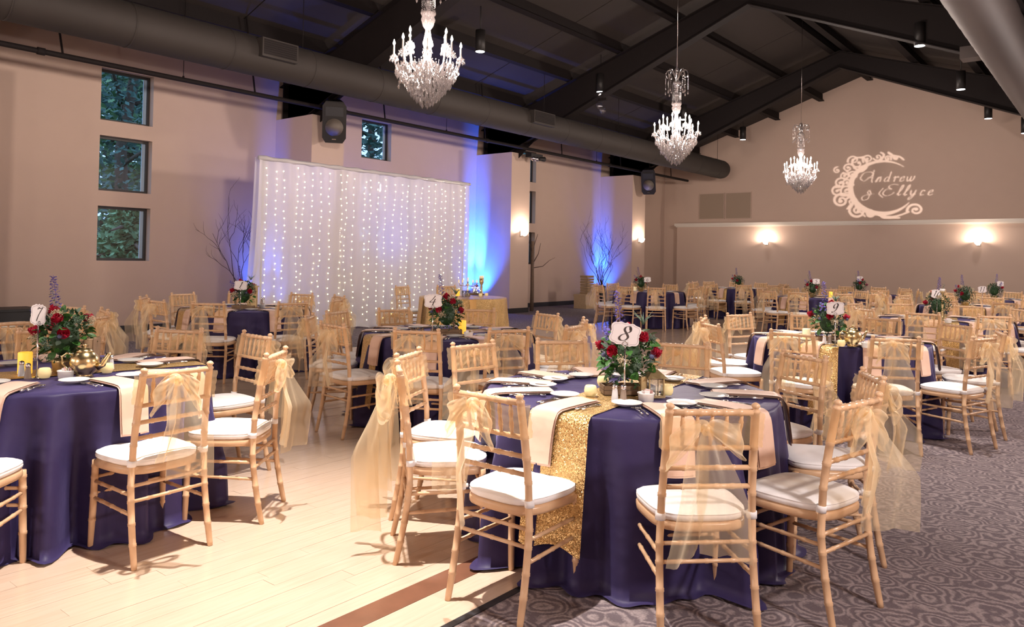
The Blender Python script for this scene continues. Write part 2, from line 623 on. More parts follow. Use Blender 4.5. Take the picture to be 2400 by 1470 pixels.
for x in PX[1:-1]:
    z = roof_z(x)
    b = B().b2((x - .035, YN, z - .24), (x + .035, YB, z)).b2((x - .09, YN, z - .25), (x + .09, YB, z - .235))
    tag(obj('roof_purlin', b, 'steel', None, False), 'dark roof purlin running lengthwise %s' % ({0: 'just %s of the ridge', 1: 'on the %s slope, second from the ridge', 3: 'on the %s slope, third from the ridge', 4: 'on the %s slope, fourth from the ridge', 6: 'on the %s slope, fifth from the ridge'}[int(abs(x - RX))] % ('left' if x < RX else 'right')), 'purlin', 'roof purlins')
# rigid frames
FY = {9.5: 'nearest the lit curtain', 15.95: 'at the middle pillar', 22.6: 'at the far pillar', 3.05: 'closest to the camera', -3.4: 'behind the camera'}
for y, w in FY.items():
    fr = thing('roof_frame', 'dark tapered steel roof frame ' + w, 'roof frame', (0, y, 0), 0, 'steel roof frames')
    for sgn, name in ((-1, 'rafter'), (1, 'rafter')):
        xe = XL if sgn < 0 else XR
        xs = [RX, RX + sgn * abs(xe - RX) * .5, xe]
        b = B()
        for i in range(2):
            x0, x1 = xs[i], xs[i + 1]
            l0, l1 = 7.05 - .415 * abs(x0 - RX), 7.05 - .415 * abs(x1 - RX)
            t0, t1 = 7.5 - .333 * abs(x0 - RX), 7.5 - .333 * abs(x1 - RX)
            for (p0, p1, q0, q1, h) in ((l0, l1, t0, t1, .012), (l0 - .02, l1 - .02, l0, l1, .13), (t0, t1, t0 + .02, t1 + .02, .13)):
                b.add([(x0, -h, p0), (x1, -h, p1), (x1, -h, q1), (x0, -h, q0), (x0, h, p0), (x1, h, p1), (x1, h, q1), (x0, h, q0)],
                      [(0, 1, 2, 3), (4, 7, 6, 5), (0, 4, 5, 1), (3, 2, 6, 7), (0, 3, 7, 4), (1, 5, 6, 2)])
        obj(name, b, 'steel', fr, False)
        s = -sgn
        b = B().add([(xe, -.012, 4.0), (xe + s * 1.25, -.012, 4.15), (xe + s * 2.3, -.012, 5.0), (xe, -.012, 5.2), (xe, .012, 4.0), (xe + s * 1.25, .012, 4.15), (xe + s * 2.3, .012, 5.0), (xe, .012, 5.2)],
                    [(0, 1, 2, 3), (4, 7, 6, 5), (0, 4, 5, 1), (3, 2, 6, 7), (1, 5, 6, 2)])
        b.b2((xe + s * .12, -.13, 3.9), (xe + s * .15, .13, 5.15))
        obj('haunch', b, 'steel', fr, False)
# pillars (drywall boxes) with bases
for y0, y1, w in ((9.3, 10.1, 'left'), (15.66, 16.46, 'middle'), (22.0, 22.84, 'far'), (2.9, 3.7, 'near')):
    p = struct('wall_pillar_' + w, B().b2((XL - .02, y0, 0), (-12.75, y1, 4.28)), 'wall')
    struct('baseboard_pillar_' + w, B().b2((XL, y0 - .015, 0), (-12.735, y1 + .015, .13)), 'base')
ends = [YN, 2.9, 3.7, 9.3, 10.1, 15.66, 16.46, 22.0, 22.84, YB]
for i in range(0, len(ends), 2):
    struct('baseboard_left', B().b2((XL, ends[i], 0), (XL + .015, ends[i + 1], .13)), 'base')
# partition in front of the back wall
struct('wall_partition', B().b2((-13.3, 26.3, 0), (XR, YB, 2.78)), 'wall')
struct('trim_partition_cap', B().b2((-13.38, 26.22, 2.78), (XR, YB, 2.88)).b2((-13.34, 26.26, 2.74), (XR, YB, 2.78)), 'wall_trim')
for (x0, x1), w in (((-12.53, -11.57), 'left'), ((-11.49, -10.56), 'right')):
    t = thing('wall_vent', '%s of the two flush tan vent panels above the partition' % w, 'vent', ((x0 + x1) / 2, YB, 3.52), 0, 'vent panels on the back wall')
    hx = (x1 - x0) / 2
    obj('panel', B().b2((-hx, -.03, -.46), (hx, 0, .46)), 'vent_wall', t, False)
    obj('frame', B().b2((-hx, -.045, -.48), (hx, 0, -.46)).b2((-hx, -.045, .46), (hx, 0, .48)).b2((-hx - .02, -.045, -.48), (-hx, 0, .48)).b2((hx, -.045, -.48), (hx + .02, 0, .48)), 'wall', t, False)

# windows
n = 0
for (y0, y1) in WY:
    for (z0, z1) in WZ:
        n += 1
        wn = bpy.data.objects.new('window_%d' % n, None)
        wn.location = (XL - .17, (y0 + y1) / 2, z0)
        wn['kind'] = 'structure'
        COL.objects.link(wn)
        hy, h, t = (y1 - y0) / 2, z1 - z0, .045
        obj('window_frame', B().b2((-.03, -hy, 0), (.03, hy, t)).b2((-.03, -hy, h - t), (.03, hy, h)).b2((-.03, -hy, t), (.03, -hy + t, h - t)).b2((-.03, hy - t, t), (.03, hy, h - t)), 'window_frame', wn, False)
        obj('pane', B().b2((-.006, -hy + t, t), (.0, hy - t, h - t)), 'window_glass', wn, False)
        obj('sash', B().b2((-.028, hy - t - .06, t), (-.008, hy - t, h - t)), 'sash_light', wn, False)

# carpet and dance floor
WX0, WX1, WYF = -9.65, -2.1, 18.4
b = B()
for lo, hi in (((XL, YN, -.05), (WX0, YB, 0)), ((WX1, YN, -.05), (XR, YB, 0)), ((WX0, WYF, -.05), (WX1, YB, 0))):
    b.b2(lo, hi)
fl = struct('floor_carpet', b, 'carpet')
fl2 = struct('floor', B().b2((WX0, YN, -.06), (WX1, WYF, -.012)), 'base')
struct('trim_floor_edge', B().b2((WX1 - .02, YN, -.01), (WX1 + .015, WYF, .004)).b2((WX0 - .015, YN, -.01), (WX0 + .02, WYF, .004)).b2((WX0, WYF - .015, -.01), (WX1, WYF + .015, .004)), 'base')
pw, plen = 0.0902, 1.22
planks = []
rr = random.Random(3)
# rows: border (X -2.36..-2.1), dark strip, then the field
rows = [(-2.1 - .02 - .118 * (i + 1), -2.1 - .02 - .118 * i, 'plank') for i in range(2)] + [(-2.49, -2.358, 'plank_dark')]
x = -2.49
while x > WX0 + .02 + pw:
    rows.append((x - pw, x, 'plank'))
    x -= pw
rows.append((WX0 + .02, x, 'plank'))


def projpx(p):
    d = Vector(p) - Vector((0, 0, CAMH))
    k = d.dot(fw)
    if k < .3:
        return None
    return 1200 + F * d.dot(r2) / k, CY - F * d.dot(u2) / k, k


for x0, x1, m in rows:
    y = YN - rr.random() * plen
    while y < WYF - .02:
        y1 = y + (plen if m == 'plank' else 2.44)
        a, c = max(y, YN), min(y1, WYF - .016)
        q = projpx(((x0 + x1) / 2, (a + c) / 2, 0))
        if q and -150 < q[0] < 2550 and q[1] < 1560:
            planks.append((q[2], x0, x1, a, c, m))
        else:
            planks.append((99, x0, x1, a, c, m))
        y = y1
planks.sort()
far = {'plank': B(), 'plank_dark': B()}
pm = {}
for i, (d, x0, x1, a, c, m) in enumerate(planks):
    g = .0005
    if i < 290:
        w, l = round(x1 - x0, 4), round(c - a, 3)
        key = (w, l, m)
        if key not in pm:
            pm[key] = mesh('plank', B().b2((-w / 2 + g, -l / 2 + g, -.012), (w / 2 - g, l / 2 - g, 0)), m, False)
        link('plank', pm[key], fl2, ((x0 + x1) / 2, (a + c) / 2, rr.uniform(-.0004, .0004)))
    else:
        far[m].b2((x0 + g, a + g, -.012), (x1 - g, c - g, rr.uniform(-.0003, .0003)))
stuff(obj('planks_beyond', far['plank'], 'plank', fl2, False))
stuff(obj('inlay_planks_beyond', far['plank_dark'], 'plank_dark', fl2, False))

# outside: lawn and trees
struct('ground', B().b2((-60, -20, -.4), (-14.3, 60, -.2)), 'lawn')


def tree(x, y, h, r, mat, label, seed, low=.12):
    q = random.Random(seed)
    t = thing('tree', label, 'tree', (x, y, -.2), 0, 'trees outside the windows')
    tb = B()
    pts = [(q.uniform(-.1, .1) * k, q.uniform(-.1, .1) * k, h * k / 6) for k in range(7)]
    tb.tube(pts, [.22 * (1 - k / 7.5) for k in range(7)], 8)
    for k in range(7):
        a, z = q.uniform(0, 6.28), h * q.uniform(.25, .8)
        tb.tube([(0, 0, z), (math.cos(a) * r * .5, math.sin(a) * r * .5, z + .5), (math.cos(a) * r * .9, math.sin(a) * r * .9, z + .4)], [.07, .045, .02], 5)
    obj('trunk', tb, 'bark', t)
    fb = B()
    for k in range(9000 if x > -22 else 3600):
        z = h * (low + (1 - low) * q.random())
        rad = r * (1.05 - .75 * (z / h)) * math.sqrt(q.random())
        a = q.uniform(0, 6.28)
        c = Vector((rad * math.cos(a), rad * math.sin(a), z))
        s = q.uniform(.04, .13) if x > -22 else q.uniform(.09, .24)
        e1 = Vector((q.uniform(-1, 1), q.uniform(-1, 1), q.uniform(-.6, .6))).normalized() * s
        e2 = e1.cross(Vector((q.uniform(-1, 1), q.uniform(-1, 1), q.uniform(-1, 1)))).normalized() * s * .5
        fb.quad(c - e1, c - e2, c + e1, c + e2)
    stuff(obj('foliage', fb, mat, t))


for i, (x, y, h, r, m, w) in enumerate((
        (-21, 9.2, 13, 2.6, 'tree_dark', 'tall dark conifer straight outside the left windows'),
        (-18.2, 8.3, 2.9, 1.3, 'tree_leaf', 'low leafy bush below the conifer outside the left windows'),
        (-24, 10.8, 8, 2.6, 'tree_leaf', 'broad green tree behind the conifer outside the left windows'),
        (-24, 20.6, 11, 3, 'tree_dark', 'dark tree seen through the window above the lit curtain'),
        (-24, 29, 11, 3, 'tree_dark', 'dark tree outside the windows behind the middle pillar'),
        (-27, 12.8, 12, 3, 'tree_dark', 'dark evergreen farther back right of the conifer outside'))):
    tree(x, y, h, r, m, w, 20 + i)

# ------------------------------------------------------------------ ducts, pipe, services
b = B()
pr_ = [(0.32, 0)]
DX, DZ, DR = -11.15, 4.70, 0.32
pts = [(DX, YN + i, DZ) for i in range(31)] + [(DX, 25.3, DZ)]
rad = [DR] * 31 + [DR]
for a in (.35, .7, 1.0, 1.3, 1.5):
    pts.append((DX, 25.3 + .3 * math.sin(a), DZ)); rad.append(DR * math.cos(a) + .002)
t = thing('air_duct', 'long round dark duct along the left side of the hall', 'duct', (0, 0, 0), 0)
obj('pipe', B().tube(pts, rad, 28), 'steel_duct', t)
for k in range(20):
    y = YN + .8 + k * 1.52
    obj('seam_ring', B().tube([(DX, y, DZ), (DX, y + .02, DZ)], DR + .006, 28), 'steel_duct', t)
for y0, y1 in ((6.85, 7.52), (13.98, 14.8), (21.0, 21.7)):
    bx = obj('register_box', B().b2((DX + .2, y0, DZ - .08), (DX + .42, y1, DZ + .22)), 'steel_duct', t, False)
    bg = B()
    for k in range(7):
        bg.b2((DX + .421, y0 + .03, DZ - .04 + k * .035), (DX + .428, y1 - .03, DZ - .012 + k * .035))
    obj('louver', bg, 'steel', bx, False)
for y in (4.5, 7.9, 11.4, 14.9, 18.4, 21.8, 25):
    obj('hanger', B().tube([(DX, y, DZ + DR - .01), (DX, y, roof_z(DX))], .006, 6), 'steel', t)
t = thing('air_duct', 'big round fabric-like duct along the upper right corner', 'duct', (0, 0, 0), 0)
DX2 = -1.45
b = B()
pts = [(DX2, YN + i * .25, 4.75) for i in range(120)]
b.tube(pts, [.335 + (.006 if i % 2 else 0) for i in range(120)], 32)
obj('pipe', b, 'duct_light', t)
obj('side_tap', B().b2((-2.02, 13.2, 4.62), (-1.74, 13.5, 4.80)), 'duct_light', t, False)
for y in (6, 10, 14, 18, 22):
    obj('hanger', B().tube([(DX2, y, 5.08), (DX2, y, roof_z(DX2))], .006, 6), 'steel', t)

PXX, PZ = -12.5, 4.39
t = thing('ceiling_pipe', 'thin dark pipe strung below the left duct in front of pillars', 'pipe', (0, 0, 0), 0)
obj('pipe', B().tube([(PXX, YN + i * 2, PZ) for i in range(15)] + [(PXX, 25.5, PZ)], .042, 12), 'steel', t)
for y in (4.25, 9.85, 14.3, 20.1):
    obj('coupling', B().tube([(PXX, y, PZ), (PXX, y + .1, PZ)], .056, 12), 'steel', t)
for i, y in enumerate((4.6, 7.85, 11.0, 14.3, 17.6, 20.8, 24.2)):
    obj('brace', B().tube([(PXX, y, PZ), (PXX + .05, y - .25, roof_z(PXX) - .02)], .016, 6), 'steel', t)
for y in (6.48, 12.9, 19.4):
    obj('drop_wire', B().tube([(PXX, y, PZ), (PXX, y, roof_z(PXX))], .005, 6), 'steel', t)
    obj('wire_clamp', B().ball((PXX, y, PZ + .05), .02), 'steel', t)

# pendants
pend = None
PW = {0: 'right', 1: 'left'}
pj = {-2.2: 'behind the camera, zeroth', 2.35: 'nearest', 6.9: 'second', 11.45: 'third', 15.95: 'fourth', 20.45: 'fifth', 24.9: 'last'}
for x, y, z in PEND[:14]:
    w = 'left' if x < RX else 'right'
    lab = 'black cylinder pendant downlight in the %s row, %s from the camera' % (w, pj[y])
    if y < 0:
        lab = 'black cylinder pendant of the %s row added behind the camera as fill' % w
    rise = roof_z(x) - (z + .4)
    if pend is None:
        pend = thing('pendant_light', lab, 'light', (x, y, z), 0, 'cylinder pendant downlights')
        obj('housing', B().lathe([(.095, .0), (.1, .0), (.1, .43), (.02, .44)], 20), 'black_plastic', pend)
        obj('lens', B().lathe([(.092, -.004), (.092, .004)], 20), 'lens_white', pend)
        obj('stem', B().tube([(0, 0, .43), (0, 0, rise + .40)], .01, 6), 'black_plastic', pend)
        obj('canopy', B().lathe([(.05, rise + .34), (.05, rise + .40)], 12), 'black_plastic', pend)
    else:
        clone(pend, (x, y, z), 0, lab)
clone(pend, (-0.75, 6.5, 5.35), 0, 'black cylinder pendant out of frame at the right, above table nine')
t = clone(pend, (-2.15, 24.0, 5.0), 0, 'black cylinder pendant cut by the right edge of the picture')

# ------------------------------------------------------------------ chandeliers
def drop(b, c, s=1.0, long=1.6):
    x, y, z = c
    r = .013 * s
    vs = [(x, y, z)]
    for k in range(6):
        a = k * PI / 3
        vs.append((x + r * math.cos(a), y + r * math.sin(a), z - .028 * s * long))
    vs.append((x, y, z - .045 * s * long))
    fs = [(0, 1 + (k + 1) % 6, 1 + k) for k in range(6)] + [(7, 1 + k, 1 + (k + 1) % 6) for k in range(6)]
    b.add(vs, fs)


def make_chandelier(label):
    q = random.Random(5)
    t = thing('chandelier', label, 'chandelier', (CHX, CHY[0], 3.27), 0, 'crystal chandeliers under the ridge')
    obj('rod', B().tube([(0, 0, 1.70), (0, 0, 4.54)], .007, 6), 'silver', t)
    obj('column', B().lathe([(.02, 1.72), (.05, 1.66), (.03, 1.6), (.02, 1.5), (.07, 1.46), (.075, 1.42), (.03, 1.4), (.03, 1.2), (.05, 1.16), (.02, 1.1), (.06, 1.05), (.085, .98), (.06, .9), (.03, .86), (.045, .76), (.06, .70), (.03, .6), (.05, .52), (.09, .48), (.1, .44), (.05, .38), (.03, .2), (.02, .1)], 14), 'crystal', t)
    # crown
    for k in range(8):
        a = k * PI / 4
        ca, sa = math.cos(a), math.sin(a)
        pts = [(ca * r, sa * r, z) for r, z in ((.02, 1.50), (.06, 1.60), (.11, 1.67), (.17, 1.67), (.20, 1.60), (.18, 1.535), (.14, 1.54), (.135, 1.58))]
        arm = obj('crown_arm', B().tube(pts, .009, 5), 'crystal', t)
    cs = B()
    for k in range(8):
        a = k * PI / 4
        for r, z0, n in ((.20, 1.56, 12), (.15, 1.50, 7)):
            for j in range(n):
                cs.ball((r * math.cos(a), r * math.sin(a), z0 - j * .022), .006, 5, 3)
            drop(cs, (r * math.cos(a), r * math.sin(a), z0 - n * .022), 1.1)
    for k in range(14):
        a = k * 2 * PI / 14
        for j in range(14):
            cs.ball((.078 * math.cos(a), .078 * math.sin(a), 1.42 - j * .022), .006, 5, 3)
        drop(cs, (.078 * math.cos(a), .078 * math.sin(a), 1.11), 1.2)
    stuff(obj('crown_beads', cs, 'crystal', t, False))
    # arms
    armm = cand = bulb = bob = None
    for tier, (n, rr_, za, zc) in enumerate(((8, .39, .36, .53), (6, .24, .45, .66))):
        for k in range(n):
            a = k * 2 * PI / n + tier * .3
            pts = [(r, 0, z) for r, z in ((.03, za + .06), (rr_ * .3, za - .06), (rr_ * .62, za - .07), (rr_ * .88, za + .0), (rr_, zc - .03))]
            me = mesh('arm', B().tube(pts, .010, 6), 'crystal') if k == 0 else me
            link('arm', me, t, (0, 0, 0), a)
            if cand is None:
                cand = mesh('candle', B().tube([(0, 0, 0), (0, 0, .13)], .010, 8), 'white')
                bulb = mesh('bulb', B().lathe([(.004, 0), (.013, .015), (.015, .028), (.009, .05), (.001, .072)], 8), 'bulb')
                bb = B().lathe([(.008, -.03), (.03, -.022), (.05, 0), (.046, .002), (.012, -.012), (.012, .0), (.026, .022), (.022, .024), (.01, .01)], 12)
                for j in range(7):
                    drop(bb, (.047 * math.cos(j * .9), .047 * math.sin(j * .9), -.002), .9)
                bob = mesh('candle_cup', bb, 'crystal')
            p = (rr_ * math.cos(a), rr_ * math.sin(a), zc)
            c = link('candle', cand, t, p)
            link('candle_cup', bob, t, p)
            bo = link('bulb', bulb, c, (0, 0, .13))
    # crystal basket
    cs = B()
    for i in range(11):
        f = i / 10
        z = .42 - .40 * f
        r = .35 * (1 - f) ** .75 + .012
        n = max(1, int(2 * PI * r / .048))
        for k in range(n):
            a = 2 * PI * (k + .5 * (i % 2)) / n + q.uniform(-.05, .05)
            zz = z + q.uniform(-.015, .015)
            cs.ball((r * math.cos(a), r * math.sin(a), zz + .012), .007, 5, 3)
            drop(cs, (r * math.cos(a), r * math.sin(a), zz), q.uniform(1.0, 1.7))
    cs.ball((0, 0, .035), .034, 10, 7)
    for i in range(90):
        a, r, z = q.uniform(0, 6.28), q.uniform(.05, .34), q.uniform(.2, .5)
        drop(cs, (r * math.cos(a), r * math.sin(a), z), q.uniform(.8, 1.5))
    stuff(obj('crystal_drops', cs, 'crystal', t, False))
    return t


ch = make_chandelier('largest crystal chandelier with lit candle bulbs, nearest the camera')
clone(ch, (CHX, CHY[1], 3.27), .4, 'middle crystal chandelier of the row, above the dance floor')
clone(ch, (CHX, CHY[2], 3.27), .9, 'farthest crystal chandelier, in front of the far gable wall')
clone(ch, (CHX, -0.1, 3.27), .2, 'crystal chandelier behind the camera, out of the picture')

# sconces
sc = None
SL = ['wall sconce on the middle pillar', 'wall sconce on the far pillar', 'left wall sconce on the back partition', 'right wall sconce on the back partition']
for (x, y, z, nx, ny), l in zip(SCON, SL):
    rz = math.atan2(ny, nx)
    if sc is None:
        sc = thing('wall_sconce', 'lit white bowl ' + l, 'sconce', (x, y, z), rz, 'wall sconces')
        obj('shade', B().lathe([(.01, -.10), (.05, -.085), (.09, -.03), (.105, .03), (.095, .03), (.08, -.02)], 16), 'sconce_glass', sc)
        obj('back_plate', B().b2((-.13, -.05, -.1), (-.09, .05, .06)), 'silver', sc, False)
        obj('finial', B().ball((0, 0, -.11), .015), 'silver', sc)
    else:
        clone(sc, (x, y, z), rz, 'lit white bowl ' + l)

for (x, y, z, nx, ny), l in zip(FILL_SC, ('wall sconce added as fill on the right wall, nearest the camera', 'wall sconce added as fill on the right wall, second from the camera', 'wall sconce added as fill on the right wall, far end', 'wall sconce added as fill behind the camera, right', 'wall sconce added as fill behind the camera, middle', 'wall sconce added as fill behind the camera, left')):
    clone(sc, (x, y, z), math.atan2(ny, nx), 'lit white bowl ' + l)

# blue LED uplights
up_ = None
for (x, y, p), l in zip(UPL, ('floor behind the left edge of the lit curtain', 'floor by the middle pillar', 'floor by the far pillar')):
    if up_ is None:
        up_ = thing('uplight', 'small black blue-glowing uplight on the ' + l, 'uplight', (x, y, 0), 0, 'blue floor uplights')
        obj('housing', B().lathe([(.06, .0), (.075, .0), (.075, .13), (.07, .13), (.07, .10)], 16), 'black_plastic', up_)
        obj('lens', B().lathe([(.068, .098), (.068, .10)], 16), 'blue_led', up_)
    else:
        clone(up_, (x, y, 0), 0, 'small black blue-glowing uplight on the ' + l)

# speakers
def make_speaker(name, label, loc, rz, tilt, kind):
    t = thing(name, label, 'speaker', loc, 0, 'hanging loudspeakers')
    m = Matrix.Rotation(rz, 4, 'Z') @ Matrix.Rotation(tilt, 4, 'X')
    h, w, d = .82, .46, .40
    prof = [(-w / 2, -d / 2), (w / 2, -d / 2), (w / 2 * .62, d / 2), (-w / 2 * .62, d / 2)]
    b = B()
    for z, k in ((-h / 2, .72), (-h / 2 + .10, 1), (h / 2 - .1, 1), (h / 2, .72)):
        b.add([(x * k, y * (k if y > 0 else 1), z) for x, y in prof], [])
    b.f = [(i * 4 + k, i * 4 + (k + 1) % 4, (i + 1) * 4 + (k + 1) % 4, (i + 1) * 4 + k) for i in range(3) for k in range(4)] + [(3, 2, 1, 0), (12, 13, 14, 15)]
    obj('cabinet', b.xf(m), 'black_plastic', t, False)
    g = B().lathe([(.001, 0), (.17, .0), (.175, .008), (.001, .02)], 24)
    g.xf(m @ Matrix.Translation((0, -d / 2 - .0, -.1)) @ Matrix.Rotation(PI / 2, 4, 'X'))
    obj('woofer_grille', g, 'grille', t)
    g = B().b2((-.17, -d / 2 - .012, .12), (.17, -d / 2, .30)).xf(m)
    obj('horn', g, 'black', t, False)
    obj('logo_badge', B().b2((-.04, -d / 2 - .014, -.345), (.04, -d / 2, -.325)).xf(m), 'silver', t, False)
    obj('hanging_bracket', B().tube([(0, 0, h / 2 - .05), (0, 0, h / 2 + .18)], .02, 8).tube([(-.14, 0, h / 2 - .02), (.14, 0, h / 2 - .02)], .015, 8), 'steel', t)
    obj('cable', B().tube([(.12, .15, .1), (-.25, .2, -.2), (-.3, .2, .2), (-.28, .2, .5)], .006, 6), 'black', t)
    return t


make_speaker('loudspeaker', 'black loudspeaker hanging beside the left pillar above the lit curtain', (-12.3, 9.50, 4.13), .9, .32, 0)
make_speaker('loudspeaker', 'black loudspeaker hanging in front of the far pillar', (-12.25, 22.2, 4.08), .35, .35, 1)
t = thing('emergency_light', 'twin-head chrome and black lamp fixture on the middle pillar', 'light', (-12.42, 16.2, 4.2))
obj('housing', B().b2((-.1, -.25, -.04), (.1, .25, .06)), 'black_plastic', t, False)
for y in (-.12, .02):
    obj('lamp_head', B().ball((.06, y, -.07), .07, 12, 8), 'chrome', t)
obj('nozzle', B().tube([(.08, .12, -.06), (.12, .3, -.05)], [.05, .07], 10), 'black_plastic', t)
t = thing('effect_light', 'small mirrored effect light clamped under the roof frame', 'light', (-10.0, 15.75, 5.28))
obj('clamp', B().tube([(0, 0, .3), (0, 0, .1)], .015, 6).b2((-.12, -.04, .06), (.12, .04, .12)), 'steel', t, False)
for a, c in ((0, 1), (-.1, .9)):
    obj('mirror_ball', B().ball((a, 0, -.05 - .13 * (c == 1)), .085, 12, 8), 'clear_glass', t)

# ------------------------------------------------------------------ lit curtain
CXD, CY0, CY1, CZ = -12.1, 7.72, 13.3, 3.2
cur = thing('curtain_backdrop', 'long white sheer curtain backdrop against the left wall', 'curtain', (CXD, (CY0 + CY1) / 2, 0))
L2 = (CY1 - CY0) / 2
q = random.Random(9)
ph = [q.uniform(0, 6.28) for _ in range(8)]


def cfn(off, amp, k):
    def f(u, v):
        y = -L2 + 2 * L2 * u
        z = CZ * (1 - v)
        x = off + amp * (.4 + .6 * v) * (math.sin(k * y + ph[0] + .6 * math.sin(v * 3 + y)) * .6 + math.sin(k * 2.3 * y + ph[1]) * .4)
        yy = y + (-.12 * v if u < .02 else 0) + .03 * math.sin(5 * v + ph[2]) * v
        if v > .97:
            x += .10 * (math.sin(k * y * 1.3) + 1.1)
            z = .02 + .02 * math.sin(9 * y)
        return (x, yy, z)
    return f


obj('front_panel', B().grid(cfn(0, .05, 9), 300, 30), 'sheer', cur)
obj('back_panel', B().grid(cfn(-.14, .04, 6), 200, 16), 'sheer', cur)
obj('top_rod', B().tube([(0, -L2, CZ - .02), (0, L2, CZ - .02)], .025, 8), 'silver', cur)
obj('top_pocket', B().tube([(.0, -L2 - .02 + i * (2 * L2 + .04) / 40, CZ - .02 + .006 * math.sin(i * 2.1)) for i in range(41)], [.04 + .007 * math.sin(i * 1.7) for i in range(41)], 8), 'sheer', cur)
for y in (-L2 + .12, -L2 / 3, L2 / 3, L2 - .12):
    obj('upright', B().tube([(-.06, y, 0), (-.06, y, CZ)], .018, 8), 'silver', cur)
ORD = 'first second third fourth fifth sixth seventh eighth ninth tenth eleventh twelfth thirteenth fourteenth'.split()
for k in range(27):
    y = -L2 + .15 + k * (2 * L2 - .3) / 26 + q.uniform(-.05, .05)
    s = thing('fairy_light_string', 'warm fairy light string on the sheer curtain, %s' % (('%s from its left edge' % ORD[k]) if k < 14 else ('%s from its right edge' % ORD[26 - k])), 'string lights', (CXD, (CY0 + CY1) / 2 + y, CZ), 0, 'fairy light strings behind the sheer curtain')
    b, wv = B(), []
    z = -.10 - q.uniform(0, .15)
    yy = 0
    while z > -CZ + .15:
        yy += q.uniform(-.03, .03)
        yy *= .8
        b.ball((.015, yy, z), .0120, 6, 4)
        wv.append((.015, yy, z))
        z -= q.uniform(.10, .18)
    obj('wire', B().tube(wv, .0025, 4), 'white', s)
    stuff(obj('small_bulbs', b, 'bulb_fairy', s))

# ------------------------------------------------------------------ chair
def bamboo(b, p0, p1, r, nodes_, seg=8, n=0):
    p0, p1 = Vector(p0), Vector(p1)
    ts, rs = [0.0], [r]
    L = (p1 - p0).length
    e = .005 / L
    for t in nodes_:
        ts += [t - 1.6 * e, t - .8 * e, t, t + .8 * e, t + 1.6 * e]
        rs += [r, r * 1.22, r * 1.1, r * 1.22, r]
    ts.append(1.0)
    rs.append(r)
    b.tube([p0.lerp(p1, t) for t in ts], rs, seg)
    return b


def post_path(s, zs):
    pts = []
    for z in zs:
        if z < .44:
            k = (.44 - z) / .44
            pts.append((s * (.186 + .008 * k), -.185 - .065 * k ** 1.6, z))
        else:
            k = (z - .44) / .48
            pts.append((s * (.186 - .016 * k), -.185 - .062 * k ** 1.5, z))
    return pts


def leg_rear(s):
    zs, rs = [0, .02], [.0125, .014]
    for z in (.11, .20, .30, .37, .56, .66, .745):
        r = .0155 if z < .6 else .0165
        zs += [z - .008, z - .004, z, z + .004, z + .008]
        rs += [r, r * 1.17, r * 1.05, r * 1.17, r]
    zs += [.885, .888, .896, .902, .906, .914, .922, .927]
    rs += [.0165, .019, .018, .011, .013, .018, .012, .002]
    return B().tube(post_path(s, zs), rs, 10)


def leg_front(s):
    zs, rs = [0, .01], [.0135, .0145]
    for z in (.14, .26, .35, .405):
        zs += [z - .008, z - .004, z, z + .004, z + .008]
        rs += [.0165, .0195, .018, .0195, .0165]
    zs += [.435]
    rs += [.0165]
    return B().tube([(s * (.176 + .008 * (1 - z / .44)), .165 + .012 * (1 - z / .44), z) for z in zs], rs, 10)


def outline(a, grow):
    c, s = math.cos(a), math.sin(a)
    n = 3.6
    k = (abs(c) ** n + abs(s) ** n) ** (-1 / n)
    y = (.195 + grow) * s * k
    x = (.195 + grow + .014 * (y / .2)) * c * k
    return x, y


def slab(prof, seg=40):
    b = B()
    for g, z in prof:
        b.add([(*outline(2 * PI * k / seg, g), z) for k in range(seg)], [])
    b.f = [(i * seg + k, i * seg + (k + 1) % seg, (i + 1) * seg + (k + 1) % seg, (i + 1) * seg + k) for i in range(len(prof) - 1) for k in range(seg)]
    b.f += [tuple(range(seg - 1, -1, -1)), tuple((len(prof) - 1) * seg + k for k in range(seg))]
    return b


